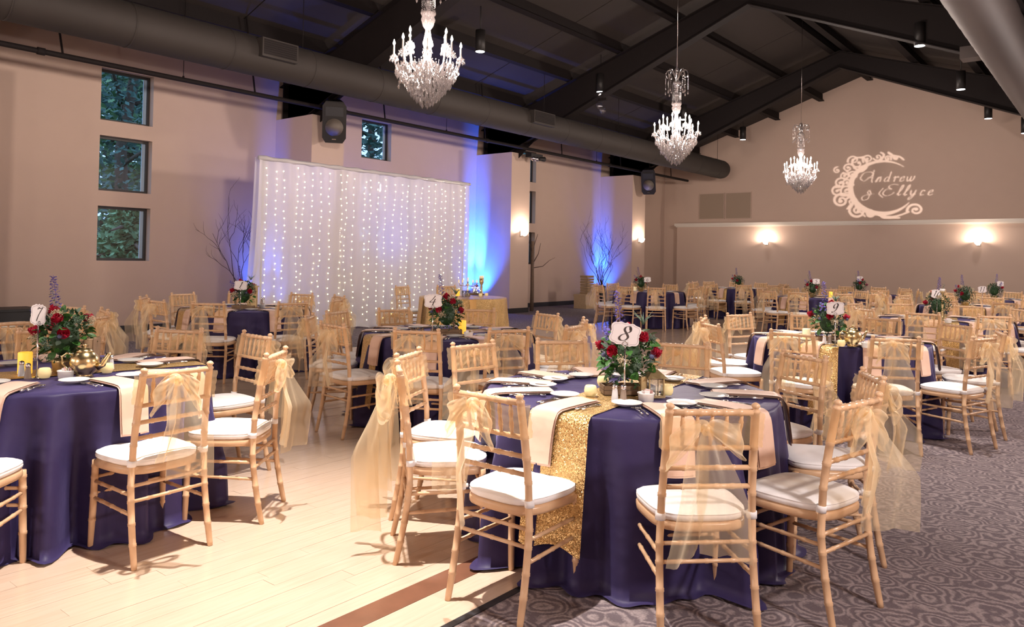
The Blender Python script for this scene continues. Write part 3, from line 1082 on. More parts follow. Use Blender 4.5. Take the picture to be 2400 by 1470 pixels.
def make_chair(label, seed, group=None, size=None, hng=None):
    q = random.Random(seed)
    t = thing('banquet_chair', label, 'chair', (0, 0, 0), 0, group)
    for s in (-1, 1):
        link('leg', CM['rear%d' % s], t)
        link('leg', CM['front%d' % s], t)
        link('strap', CM['strap%d' % s], t)
    link('seat_frame', CM['frame'], t)
    cu = link('cushion', CM['cushion'], t)
    link('piping', CM['piping'], cu)
    link('top_rail', CM['top'], t)
    for z in (.745, .665, .59):
        link('back_rail', CM['rail%.3f' % z], t)
    for k in range(5):
        link('spindle', CM['sp%d' % k], t)
    for k in range(8):
        link('stretcher', CM['st%d' % k], t)
    # organza sash: wrap, knot, loops, tails
    big = size or q.uniform(.85, 1.15)
    hang = hng or q.uniform(.40, .56)
    off = q.uniform(-.06, .06)
    zk = q.uniform(.835, .87)
    p = [q.uniform(0, 6.28) for _ in range(9)]

    def wrap(u, v):
        # u around: along the back face, round the posts, across the front
        a = u * 2 * PI
        n = 8
        k = (abs(math.cos(a)) ** n + abs(math.sin(a)) ** n) ** (-1 / n)
        x = .196 * math.cos(a) * k
        gat = math.exp(-((x - off) / .075) ** 2)
        hh = .135 - .085 * gat * (1 if math.sin(a) < 0 else 0)
        z = (.815 if math.sin(a) > 0 else .815 + (zk - .815) * gat) + (v - .5) * hh + .006 * math.sin(9 * x + p[0])
        y = -.185 - .062 * ((z - .44) / .48) ** 1.5
        y += (.030 if math.sin(a) > 0 else -.034) * min(1, abs(math.sin(a)) * 3) * (1 if abs(x) < .2 else 1)
        y += .004 * math.sin(v * 22 + x * 30 + p[1])
        return (x, y, z)
    sash = obj('sash', B().grid(wrap, 64, 12, True), 'organza_wrap', t)
    yb = -.185 - .062 * ((zk - .44) / .48) ** 1.5 - .05
    kn = B().ball((off, yb, zk), .030, 12, 8, .8).ball((off + .012, yb - .012, zk - .012), .022, 10, 6, 1.1)
    obj('knot', kn, 'organza', sash)
    for s in (-1, 1):
        dr, ln = q.uniform(.07, .14) * big, q.uniform(.13, .18) * big

        def loop(u, v, s=s, dr=dr, ln=ln):
            g = math.sin(PI * u)
            w = .020 + .125 * big * g ** .7
            ca, sa = .80, .60
            a_ = ln * g
            b_ = (v - .5) * w
            x = off + s * (.012 + a_ * ca - b_ * sa * .25 * g)
            y = yb - .020 - (u - .5) * .15 * big * g ** .6 * (1 if u > .5 else .4) + .013 * math.sin(v * 12 + p[2] + 5 * u) * g
            z = zk - dr * g ** 1.4 + b_ * (1 - .15 * g) + .010 * math.sin(u * 9 + p[3]) * g + .02 * math.sin(v * 5 + p[5]) * g
            return (x, y, z)
        obj('loop', B().grid(loop, 30, 14), 'organza', sash)
        hl, sp = hang * q.uniform(.8, 1.1), q.uniform(.02, .09)
        ww = q.uniform(.13, .19)
        tw = q.uniform(.2, .9) if size is None else 1.15 + .2 * s

        def tail(u, v, s=s, hl=hl, sp=sp, ww=ww, tw=tw):
            w = .02 + ww * min(1, u * 1.9) ** .7
            ta = tw * min(1, u * 2)
            x = off + s * (.008 + sp * u) + (v - .5) * w * math.cos(ta)
            y = yb - .5 * w * math.sin(ta) * (1 + 2 * (v - .5) * s) - .02 + .035 * u * (1 - u) * -1 + .016 * math.sin(v * 10 + p[4] + u * 2.5) * min(1, 2 * u) - .008 * s + .02 * max(0, u - .5)
            z = zk - hl * u - .03 * abs(v - .5) * (u > .9) * s + (.02 * (v - .5) if u > .95 else 0)
            return (x, y, z)
        obj('tail', B().grid(tail, 20, 10), 'organza', sash)
    return t


CM = {}
for s in (-1, 1):
    CM['rear%d' % s] = mesh('leg', leg_rear(s), 'chair_wood')
    CM['front%d' % s] = mesh('leg', leg_front(s), 'chair_wood')
    pz = post_path(s, [.462, .478, .49])
    CM['strap%d' % s] = mesh('strap', B().tube(pz, .0205, 12).tube([(s * .17, -.16, .475), (s * .186, -.185, .475)], .009, 6), 'strap')
CM['frame'] = mesh('seat_frame', slab([(-.01, .412), (.004, .414), (.006, .425), (.006, .440), (.0, .448), (-.02, .449)]), 'chair_wood')
CM['cushion'] = mesh('cushion', slab([(-.03, .447), (-.008, .449), (.004, .458), (.006, .470), (.001, .482), (-.012, .490), (-.04, .4955), (-.09, .499), (-.14, .501)]), 'cushion')
CM['piping'] = mesh('piping', B().tube([(*outline(2 * PI * k / 40, .003), .4795) for k in range(41)], .0028, 5), 'cushion')
pt = post_path(1, [.892])[0]
CM['top'] = mesh('top_rail', bamboo(B(), (-pt[0], pt[1], pt[2] - .004), (pt[0], pt[1], pt[2] - .004), .0135, (.18, .36, .5, .64, .82)), 'chair_wood')
for z in (.745, .665, .59):
    a = post_path(1, [z])[0]
    CM['rail%.3f' % z] = mesh('back_rail', bamboo(B(), (-a[0], a[1], z), (a[0], a[1], z), .0105, (.22, .40, .60, .78)), 'chair_wood')
for k in range(5):
    x0 = (-.112 + k * .056)
    a, c = post_path(1, [.745])[0], post_path(1, [.885])[0]
    b = B()
    P0, P1 = Vector((x0, a[1], .745)), Vector((x0 * 1.06, c[1], .885))
    ts = [0, .2, .26, .30, .34, .45, .55, .66, .70, .74, .8, 1]
    rs = [.0065, .0075, .0105, .009, .0105, .0075, .0075, .0105, .009, .0105, .0075, .0065]
    CM['sp%d' % k] = mesh('spindle', b.tube([P0.lerp(P1, t_) for t_ in ts], rs, 8), 'chair_wood')


def pp(s, z, rear):
    return post_path(s, [z])[0] if rear else (s * (.176 + .008 * (1 - z / .44)), .165 + .012 * (1 - z / .44), z)


sts = [((-1, .37, 1), (1, .37, 1)), ((-1, .30, 1), (1, .30, 1)), ((-1, .35, 0), (1, .35, 0)), ((-1, .27, 0), (1, .27, 0)),
       ((-1, .33, 1), (-1, .33, 0)), ((-1, .24, 1), (-1, .25, 0)), ((1, .33, 1), (1, .33, 0)), ((1, .24, 1), (1, .25, 0))]
for k, (a, c) in enumerate(sts):
    CM['st%d' % k] = mesh('stretcher', bamboo(B(), pp(*a), pp(*c), .0088, (.22, .5, .78)), 'chair_wood')

# ------------------------------------------------------------------ table-top pieces (prototypes are placed on first use)
def napkin_builder(flat=False):
    b = B()
    # two stacked folded layers, from r=-.20 (towards the centre) over the table edge (x=+.17) and down
    for k, (dz, w, sh) in enumerate(((0, .150, 0), (.006, .138, .008))):
        path = [(-.17 + sh, .0), (-.08, .001), (.02, .001), (.12, .001), (.160, .0), (.184, -.008), (.198, -.035), (.208, -.085), (.217, -.15), (.228, -.245 + .01 * k)]
        if flat:
            path = path[:7]

        def f(u, v, path=path, dz=dz, w=w):
            i = min(int(u * (len(path) - 1)), len(path) - 2)
            t = u * (len(path) - 1) - i
            x = path[i][0] * (1 - t) + path[i + 1][0] * t
            z = path[i][1] * (1 - t) + path[i + 1][1] * t
            ww = w * (1 - .10 * max(0, u - .6))
            return (x + (.001 * math.sin(v * 9) if u > .7 else 0) + (dz if u > .62 else 0), (v - .5) * ww + .006 * math.sin(u * 5), z + .004 + (dz if u <= .62 else 0) + .002 * math.sin(v * 6 + u * 8))
        top = B().grid(f, 26, 9)
        b.add(top.v, top.f)

        def g(u, v, f=f):
            p = f(u, v)
            return (p[0] - (.004 if u > .62 else 0), p[1], p[2] - (.0035 if u <= .62 else 0))
        bot = B().grid(g, 26, 9)
        b.add(bot.v, [tuple(reversed(q_)) for q_ in bot.f])
    return b


def fork_b():
    b = B().tube([(0, -.09, .003), (0, -.03, .006), (0, .02, .004), (0, .04, .003)], [.005, .003, .003, .006], 6)
    b.add([(-.006, .04, .002), (.006, .04, .002), (.012, .052, .003), (.012, .06, .004), (-.012, .06, .004), (-.012, .052, .003)], [(0, 1, 2, 3, 4, 5)])
    for k in range(4):
        x = -.0105 + k * .007
        b.tube([(x, .058, .004), (x, .075, .003), (x, .095, .006)], [.0016, .0016, .0008], 5)
    return b


def knife_b():
    b = B().tube([(0, -.10, .004), (0, -.02, .004), (0, .0, .004)], [.006, .005, .004], 6)
    b.add([(-.003, 0, .004), (.007, .002, .004), (.009, .06, .004), (.004, .10, .003), (-.003, .09, .003), (-.003, 0, .006), (.009, .06, .005)], [(0, 1, 2, 3, 4), (5, 4, 3, 6)])
    return b


def spoon_b():
    b = B().tube([(0, -.09, .003), (0, -.02, .006), (0, .04, .003)], [.005, .003, .003], 6)
    b.ball((0, .062, .004), .017, 10, 6, .18)
    return b


TM = {
    'napkin': mesh('napkin', napkin_builder(), 'blush'),
    'plate': mesh('side_plate', B().lathe([(.04, 0), (.045, 0), (.048, .004), (.072, .013), (.075, .016), (.072, .017), (.046, .007), (.001, .0055)], 28), 'china'),
    'fork': mesh('fork', fork_b(), 'silver'),
    'knife': mesh('dinner_knife', knife_b(), 'silver'),
    'spoon': mesh('spoon', spoon_b(), 'silver'),
    'votive': mesh('votive_candle', B().lathe([(.018, 0), (.024, .001), (.031, .014), (.033, .028), (.030, .046), (.025, .054), (.022, .054), (.022, .044), (.001, .043)], 20), 'candle_cream'),
    'pillar': mesh('pillar_candle', B().lathe([(.035, 0), (.036, .002), (.036, .115), (.033, .120), (.028, .118), (.022, .109), (.001, .107)], 24), 'candle_yellow'),
    'pillar2': mesh('pillar_candle', B().lathe([(.035, 0), (.036, .002), (.036, .095), (.033, .10), (.028, .098), (.022, .089), (.001, .087)], 24), 'candle_pale'),
}
TOPZ = 0.772
PT = {8: 'table eight', 7: 'table seven', 4: 'table four', 1: 'table one', 9: 'table nine', 10: 'table ten', 11: 'table eleven',
      2: 'the table cut by the left edge', 6: 'the table before the far pillar', 5: 'the far table under the left partition sconce',
      12: 'the far table left of table ten', 13: 'the farthest table left of table eleven', 14: 'the farthest table behind table eleven', 15: 'the gold sweetheart table'}
CEN = {8: (-2.10, 3.62), 7: (-4.76, 1.80), 4: (-4.92, 5.15), 1: (-8.76, 5.45), 9: (-2.12, 7.52), 10: (-1.9, 11.4), 11: (-2.2, 15.4),
       2: (-7.9, 2.0), 6: (-8.45, 15.4), 5: (-8.1, 19.6), 12: (-5.1, 16.3), 13: (-5.0, 19.4), 14: (-2.2, 19.4)}
HOURS = ['six', 'five', 'four', 'three', 'two', 'one', 'twelve', 'eleven', 'ten', 'nine', 'eight', 'seven']


def hour(t, ang, used):
    cx, cy = CEN[t]
    base = math.atan2(-cy, -cx)
    d = ((ang - base) / (PI / 6)) % 12   # counterclockwise from six = towards five (right hand side of the picture)
    order = sorted(range(12), key=lambda k: min(abs(k - d), 12 - abs(k - d)))
    for k in order:
        if k not in used:
            used.add(k)
            return HOURS[k]
    return 'six'


# chair back mid points measured at z=.92
MEAS = {
    8: [(-1.27, 2.82), (-0.87, 3.40), (-1.02, 4.22), (-1.57, 4.81), (-2.39, 4.83), (-3.08, 4.36), (-3.34, 3.72), (-3.27, 3.09), (-2.85, 2.63), (-2.07, 2.41)],
    4: [(-4.22, 4.09), (-3.86, 4.73), (-6.06, 5.51), (-5.52, 6.27), (-4.65, 6.33), (-3.95, 5.98), (-3.66, 5.38), (-6.15, 4.84), (-5.05, 3.92), (-5.83, 4.27)],
    1: [(-8.02, 4.50), (-7.53, 5.30), (-9.15, 6.58), (-9.96, 5.23), (-9.83, 6.03), (-9.45, 4.46), (-8.70, 4.27), (-8.38, 6.63), (-7.8, 6.13)],
    7: [(-3.64, 1.86), (-3.78, 2.55), (-4.73, 3.03), (-5.38, 2.81), (-5.95, 2.13), (-3.86, .95), (-5.75, 1.2)],
    2: [(-8.17, 3.17), (-6.72, 2.15), (-6.84, 2.85), (-7.58, 3.22)],
    9: [(-2.14, 6.28), (-2.95, 6.51), (-3.33, 7.18), (-3.30, 8.02), (-1.40, 6.48), (-0.90, 7.10), (-0.87, 7.88), (-1.3, 8.50), (-2.04, 8.80), (-2.78, 8.65)],
}
for tno, ph0 in ((10, -92), (11, -97), (14, -95), (6, -122), (12, -155), (5, -100), (13, -95)):
    cx, cy = CEN[tno]
    q = random.Random(tno)
    MEAS[tno] = []
    for k in range(10):
        a = math.radians(ph0 + 36 * k + q.uniform(-4, 4))
        r = 1.24 + q.uniform(-.04, .06)
        MEAS[tno].append((cx + r * math.cos(a), cy + r * math.sin(a)))
protos = []
bigp = None
CHAIR_ANG = {}
ci = 0
for tno, pts in MEAS.items():
    cx, cy = CEN[tno]
    used = set()
    CHAIR_ANG[tno] = []
    for CHAIR_N, (x, y) in enumerate(pts):
        if tno == 8 and CHAIR_N == 7:
            bigp = make_chair('gold bamboo-style chair with a large long-tailed organza bow, left side of table eight', 61, 'chairs around table eight', 1.35, .72)
        h = Vector((cx - x, cy - y))
        r = h.length
        h.normalize()
        ang = math.atan2(-h.y, -h.x)
        CHAIR_ANG[tno].append(ang)
        k = .247
        r2_ = max(r, 1.19)
        loc = (cx - h.x * (r2_ - k), cy - h.y * (r2_ - k), 0)
        rz = math.atan2(h.y, h.x) - PI / 2 + R.uniform(-.06, .06)
        hr = hour(tno, ang, used)
        lab = ('gold bamboo-style chair with organza bow at %s o\'clock of %s' if tno in (8, 7, 4, 1, 9) else 'gold chair at %s o\'clock of %s') % (hr, PT[tno])
        grp = 'chairs around ' + PT[tno]
        if bigp and tno == 8 and CHAIR_N == 7:
            bigp.location = loc
            bigp.rotation_euler = (0, 0, rz)
            bigp['label'] = lab
        elif len(protos) < 5:
            c = make_chair(lab, 40 + len(protos), grp)
            c.location = loc
            c.rotation_euler = (0, 0, rz)
            protos.append(c)
        else:
            clone(bigp if tno == 8 and CHAIR_N in (1, 2, 7, 8) and bigp else protos[(ci * 7 + 3) % 5], loc, rz, lab, grp)
        ci += 1
for (x, y), lab in (((-10.52, 9.80), 'gold chair at the left end of the gold sweetheart table by the lit curtain'), ((-10.3, 10.72), 'gold chair behind the gold sweetheart table')):
    h = Vector((-9.15 - x, 9.95 - y)).normalized()
    clone(protos[1], (x + .2 * h.x, y + .2 * h.y, 0), math.atan2(h.y, h.x) - PI / 2, lab, 'chairs at the sweetheart table')

# ------------------------------------------------------------------ tables
def cloth_b(seed, R0=.765, foldamp=.17, puddle=.02):
    q = random.Random(seed)
    fs = [(n, q.uniform(.3, 1), q.uniform(0, 6.28)) for n in (9, 13, 17, 22, 27)]
    tot = sum(a for _, a, _ in fs)

    def fold(a):
        s = sum(A * math.sin(n * a + p) for n, A, p in fs) / tot
        return s
    b = B()
    NA = 220
    prof = [(0, TOPZ - .006, 0)]
    for i in range(1, 8):
        prof.append((R0 * i / 8, TOPZ - .006, 0))
    prof += [(R0 - .006, TOPZ - .006, 0), (R0, TOPZ - .009, 0), (R0 + .006, TOPZ - .02, .05)]
    for i in range(1, 15):
        t = i / 14
        prof.append((R0 + .008 + .045 * t, TOPZ - .02 - (TOPZ - .035) * t, min(1, .1 + t * 1.3)))
    prof += [(R0 + .062 + puddle, .006, 1.2), (R0 + .075 + puddle, .003, 1.5)]
    vs, fc = [], []
    for (r, z, k) in prof:
        for j in range(NA):
            a = 2 * PI * j / NA
            f = fold(a)
            rr2 = r + foldamp * min(k, 1.0) * f
            zz = z + (.012 * max(0, f) if k > 1.1 else 0) + (.012 if k > 1.1 else 0) * (1 + math.sin(31 * a)) * .5
            vs.append((rr2 * math.cos(a), rr2 * math.sin(a), zz))
    n = len(prof)
    fc = [(i * NA + j, i * NA + (j + 1) % NA, (i + 1) * NA + (j + 1) % NA, (i + 1) * NA + j) for i in range(1, n - 1) for j in range(NA)]
    b.add(vs, fc)
    b.f.append(tuple(NA + j for j in range(NA)))
    b.v = [v for v in b.v]
    return b


def runner_b(low, seed, wid=.31):
    q = random.Random(seed)
    p = [q.uniform(0, 6.28) for _ in range(4)]
    R1 = .765

    def edge(v):
        return math.sqrt(R1 ** 2 - v * v)

    def f(u, w):
        v = (w - .5) * wid
        e = edge(v)
        drop_ = TOPZ - low - .02 * math.sin(w * 7 + p[0])
        L = 2 * e + 2 * drop_
        s = (u - .5) * L
        side = 1 if s > 0 else -1
        s = abs(s)
        if s < e - .02:
            return (side * s, v, TOPZ - .001 + .0015 * math.sin(s * 30 + p[1]) * math.sin(w * 9))
        if s < e + .02:
            t = (s - e + .02) / .04
            return (side * (e - .02 + .045 * math.sin(t * PI / 2)), v, TOPZ - .001 - .03 * (1 - math.cos(t * PI / 2)))
        t = (s - e - .02) / (drop_)
        return (side * (e + .028 + .075 * t + .012 * t * math.sin(w * 8 + p[2])), v * (1 + .05 * t), TOPZ - .031 - (drop_ - .03) * t)
    return B().grid(f, 150, 14)


cloths = [mesh('tablecloth', cloth_b(s), 'navy') for s in (1, 2, 3)]
runner_near = mesh('table_runner', runner_b(.17, 5), 'sequin')
tp = {8: ('nearest round table', math.radians(-80)), }
RUN = {8: -84, 7: 80, 4: -105, 1: -105, 9: -86, 10: -80, 11: -75, 2: 60, 6: -110, 5: -100, 12: -120, 13: -100, 14: -90}
TL = {8: 'round banquet table under navy satin with the number eight card', 7: 'round banquet table under navy satin with the number seven card',
      4: 'round banquet table under navy satin with the number four card', 1: 'round banquet table under navy satin with the number one card',
      9: 'round banquet table under navy satin with the number nine card', 10: 'round banquet table under navy satin with the number ten card',
      11: 'round banquet table under navy satin with the number eleven card', 2: 'navy-clothed round table cut by the left edge behind table seven',
      6: 'navy-clothed round table in front of the far pillar with blue light', 5: 'far navy-clothed round table under the left partition sconce',
      12: 'far navy-clothed round table left of table ten', 13: 'farthest navy-clothed round table left of table eleven', 14: 'farthest navy-clothed round table behind table eleven'}
for i, (tno, (cx, cy)) in enumerate(CEN.items()):
    t = thing('round_table', TL[tno], 'table', (cx, cy, 0), i * 1.3, 'navy round banquet tables')
    link('tablecloth', cloths[i % 3], t)
    a = math.radians(RUN[tno])
    ro = link('table_runner', runner_near, None, (cx, cy, 0), a)
    tag(ro, 'gold sequin runner laid across ' + PT[tno], 'table runner', 'gold sequin runners')

# place settings
for tno, angs in CHAIR_ANG.items():
    cx, cy = CEN[tno]
    used = set()
    near = tno in (8, 7, 4, 1, 9)
    for a in angs:
        hr = hour(tno, a, used)
        u = Vector((math.cos(a), math.sin(a)))
        where = "at %s o'clock on %s" % (hr, PT[tno].replace('the ', ''))
        j = R.uniform(-.03, .03)

        def put(key, name, cat, lab, r, da, rot, z=TOPZ + .002):
            aa = a + da
            o = link(name, TM[key], None, (cx + r * math.cos(aa), cy + r * math.sin(aa), z), rot)
            tag(o, lab + ' ' + where, cat, '%ss on %s' % (cat, PT[tno]))
            return o
        put('napkin', 'napkin', 'napkin', 'blush satin napkin', .600, 0, a + j)
        put('plate', 'side_plate', 'plate', 'white side plate', .475 + j, -.30, a)
        if near:
            put('fork', 'fork', 'fork', 'inner silver fork', .60, -.175, a + PI / 2 + j)
            put('fork', 'fork', 'fork', 'outer silver fork', .595, -.215, a + PI / 2 + 2 * j)
            put('knife', 'dinner_knife', 'knife', 'silver knife', .60, .165, a + PI / 2 - j)
            put('spoon', 'spoon', 'spoon', 'silver spoon', .595, .205, a + PI / 2 - j)

# ------------------------------------------------------------------ calligraphic strokes
def catmull(pts, n=8):
    P = [pts[0]] + list(pts) + [pts[-1]]
    out = []
    for i in range(1, len(P) - 2):
        p0, p1, p2, p3 = [np.array(P[k], float) for k in (i - 1, i, i + 1, i + 2)]
        for k in range(n):
            t = k / n
            out.append(.5 * ((2 * p1) + (-p0 + p2) * t + (2 * p0 - 5 * p1 + 4 * p2 - p3) * t * t + (-p0 + 3 * p1 - 3 * p2 + p3) * t ** 3))
    out.append(np.array(pts[-1], float))
    return out


DIG = {
    '8': [[(.62, .80), (.50, .98), (.28, .92), (.26, .72), (.50, .50), (.70, .28), (.60, .06), (.34, .0), (.16, .14), (.24, .36), (.50, .52), (.66, .66), (.64, .82), (.56, .93)]],
    '7': [[(.14, .84), (.22, .96), (.42, .92), (.62, .94), (.74, .98), (.56, .68), (.40, .36), (.32, .0)]],
    '4': [[(.60, 1.0), (.36, .62), (.12, .34), (.44, .32), (.78, .34)], [(.66, .66), (.56, .32), (.50, .0)]],
    '1': [[(.34, .80), (.52, .98), (.46, .5), (.40, .0)]],
    '9': [[(.66, .84), (.50, .98), (.26, .86), (.20, .60), (.34, .46), (.54, .58), (.66, .84), (.62, .5), (.46, .18), (.22, .0), (.10, .08)]],
    '0': [[(.52, .98), (.28, .80), (.18, .40), (.30, .04), (.50, .06), (.68, .40), (.70, .76), (.52, .98)]],
    '2': [[(.20, .78), (.34, .98), (.62, .92), (.60, .64), (.34, .28), (.12, .04), (.40, .08), (.74, .02)]],
    '5': [[(.72, .98), (.36, .94), (.28, .58), (.52, .60), (.66, .38), (.52, .06), (.26, .0), (.14, .12)]],
    '6': [[(.66, .96), (.36, .78), (.20, .40), (.28, .06), (.52, .02), (.66, .26), (.52, .48), (.28, .38), (.2, .3)]],
    '3': [[(.22, .84), (.42, .98), (.62, .84), (.50, .60), (.34, .52), (.62, .42), (.62, .14), (.36, .0), (.14, .12)]],
}


def digit_mesh(text, size=.075):
    b = B()
    adv = .72
    W_ = adv * len(text)
    for i, c in enumerate(text):
        for st in DIG[c]:
            p = catmull(st, 8)
            L_, R_ = [], []
            for k in range(len(p)):
                d = p[min(k + 1, len(p) - 1)] - p[max(k - 1, 0)]
                ang = math.atan2(d[1], d[0])
                w = .018 + .055 * abs(math.sin(ang - .35)) ** 1.5
                nrm = np.array([-d[1], d[0]]) / (np.hypot(*d) + 1e-9) * w
                for lst, q_ in ((L_, p[k] + nrm), (R_, p[k] - nrm)):
                    x = (q_[0] - .42 + .28 * (q_[1] - .5) + i * adv - (W_ - adv) / 2) * size
                    lst.append((x, 0, (q_[1] - .5) * size))
            n = len(p)
            b.add(L_ + R_, [(k, k + 1, n + k + 1, n + k) for k in range(n - 1)])
    return b


def card_outline(w, h, n=12):
    pts = []
    # scalloped plaque: concave corners with cusps and a small point mid-side
    def arc(cx, cy, r, a0, a1, m):
        return [(cx + r * math.cos(math.radians(a0 + (a1 - a0) * k / m)), cy + r * math.sin(math.radians(a0 + (a1 - a0) * k / m))) for k in range(m + 1)]
    W_, H_ = w / 2, h / 2
    r = .018
    q_ = []
    q_ += [(W_, 0.0), (W_ - .004, .006)] + arc(W_ - .018, H_ - .030, .020, -20, 90, 5) + [(W_ - .030, H_ - .008)] + [(W_ - .042, H_ - .002), (.010, H_ - .006), (0, H_)]
    right = q_
    full = right + [(-x, y) for x, y in reversed(right[:-1])]
    full += [(x, -y) for x, y in reversed(full[1:-1])]
    return full


def make_number(tno, text, label, loc, rz, lean, height=.31):
    t = thing('table_number', label, 'table number', loc, rz, 'table number cards')
    obj('stand', B().tube([(0, 0, .004), (0, 0, height)], .004, 8).lathe([(.036, 0), (.036, .003), (.02, .006), (.005, .010)], 20), 'chrome', t)
    ring = [(.013 * math.cos(a), -.004, height + .012 + .013 * math.sin(a)) for a in [k * PI / 8 for k in range(17)]]
    obj('clip_ring', B().tube(ring, .0018, 6), 'chrome', t)
    o = card_outline(.150, .118)
    n = len(o)
    b = B().add([(x, 0, y) for x, y in o] + [(x, .002, y) for x, y in o], [tuple(range(n - 1, -1, -1)), tuple(range(n, 2 * n))] + [(k, (k + 1) % n, n + (k + 1) % n, n + k) for k in range(n)])
    card = obj('card', b, 'card', t, False)
    card.location = (0, 0, height + .012 + .048)
    card.rotation_euler = (0, lean, 0)
    ln = B().tube([(x * .90, -.0004, y * .88) for x, y in o] + [(o[0][0] * .90, -.0004, o[0][1] * .88)], .0009, 4)
    obj('border_line', ln, 'card_line', card)
    dm = digit_mesh(text)
    obj('numeral', B().add([(x, -.0012, z + .004) for x, y, z in dm.v], dm.f), 'ink', card, False)
    return t


# ------------------------------------------------------------------ flowers
def leaf_b(L_=.075, w=.022, cup=.25):
    b = B()
    N_ = 6
    vs = []
    for i in range(N_ + 1):
        t = i / N_
        hw = w * math.sin(PI * min(.98, t * .92 + .05)) ** .8
        z = -cup * L_ * t * t
        for s, dz in ((-1, .15), (0, 0), (1, .15)):
            vs.append((s * hw, t * L_, z + dz * hw * 2))
    b.add(vs, [(i * 3 + k, i * 3 + k + 1, (i + 1) * 3 + k + 1, (i + 1) * 3 + k) for i in range(N_) for k in range(2)])
    return b


def rose_b(r=.032, seed=0):
    q_ = random.Random(seed)
    b = B()
    for layer, (n, rad, tilt) in enumerate(((3, .35, .2), (5, .6, .6), (7, .85, 1.0), (8, 1.0, 1.35))):
        for k in range(n):
            a = 2 * PI * k / n + layer * .5
            pts = []
            for i in range(4):
                for j in range(4):
                    s, t = (i / 3 - .5), j / 3
                    ca = a + s * 2.2 * 2 * PI / n / 1.6
                    rr_ = r * rad * (.25 + .75 * math.sin(min(t, 1) * PI / 2 * (1 if tilt > .5 else .8)))
                    z = r * (.75 - .42 * rad) + r * t * (1.15 - tilt * .6) + .004 * math.sin(s * 12 + a * 5) + q_.uniform(-.001, .001)
                    pts.append((rr_ * math.cos(ca), rr_ * math.sin(ca), z))
            b.add(pts, [(i * 4 + j, (i + 1) * 4 + j, (i + 1) * 4 + j + 1, i * 4 + j + 1) for i in range(3) for j in range(3)])
    b.ball((0, 0, r * .35), r * .6, 8, 5)
    return b


FM = {
    'leaf': mesh('leaf', leaf_b(.062, .020), 'leaf'), 'leaf_g': mesh('leaf', leaf_b(.052, .015, .1), 'leaf_grey'), 'leaf_r': mesh('leaf', leaf_b(.050, .022, .15), 'leaf'),
    'rose': mesh('carnation', rose_b(.029), 'rose'), 'rose2': mesh('carnation', rose_b(.024, 2), 'rose'),
}


def spike_b(h, n, seed):
    q_ = random.Random(seed)
    b = B().tube([(0, 0, 0), (.006, 0, h * .5), (0, 0, h)], .0015, 4)
    for k in range(n):
        z = h * (.30 + .70 * k / n)
        a = k * 2.4
        r = .020 * (1.25 - .8 * k / n)
        c = Vector((r * math.cos(a), r * math.sin(a), z))
        for j in range(5):
            aa = j * 1.257 + a
            e = Vector((math.cos(aa) * .010, math.sin(aa) * .010, q_.uniform(-.006, .006)))
            f = Vector((-math.sin(aa) * .006, math.cos(aa) * .006, .002))
            b.quad(c, c + e * .6 + f, c + e * 1.15, c + e * .6 - f)
    return b


def cluster_b(n, R_, s, seed):
    q_ = random.Random(seed)
    b = B()
    for k in range(n):
        a, e = q_.uniform(0, 6.28), q_.uniform(.1, 1.4)
        rr_ = R_ * q_.uniform(.6, 1)
        p = (rr_ * math.cos(a) * math.cos(e), rr_ * math.sin(a) * math.cos(e), rr_ * math.sin(e))
        b.tube([(0, 0, 0), p], .0006, 3, False)
        b.ball(p, s, 5, 3)
    return b


FM['delph'] = mesh('delphinium', spike_b(.26, 34, 1), 'delphinium')
FM['delph2'] = mesh('delphinium', spike_b(.13, 12, 4), 'delphinium')
FM['wax'] = mesh('waxflower', cluster_b(70, .042, .0030, 2), 'waxflower')
FM['green_cl'] = mesh('berry_sprig', cluster_b(60, .036, .0024, 3), 'leaf_grey')
FM['thistle'] = mesh('thistle', B().ball((0, 0, .01), .013, 8, 6).add(*(lambda bb: (bb.v, bb.f))(cluster_b(26, .034, .0012, 8))), 'thistle')


def euc_b():
    b = B().tube([(0, 0, 0), (.004, 0, .1), (0, .01, .21)], .0016, 4)
    for k in range(9):
        z = .06 + k * .018
        for s in (-1, 1):
            a = k * 1.1
            c = Vector((s * .011 * math.cos(a), s * .011 * math.sin(a), z))
            e = Vector((math.cos(a) * s * .011, math.sin(a) * s * .011, .003))
            f = Vector((-math.sin(a) * .007, math.cos(a) * .007, 0))
            b.quad(c - e, c + f, c + e, c - f)
    return b


FM['euc'] = mesh('eucalyptus_stem', euc_b(), 'leaf_grey')
FM['airplant'] = mesh('air_plant', (lambda b: [b.tube([(0, 0, 0), (.02 * math.cos(k * 1.3), .02 * math.sin(k * 1.3), .03), (.055 * math.cos(k * 1.3), .055 * math.sin(k * 1.3), .05 + .01 * (k % 3))], [.004, .003, .0005], 5) for k in range(9)] and b)(B()), 'leaf_grey')


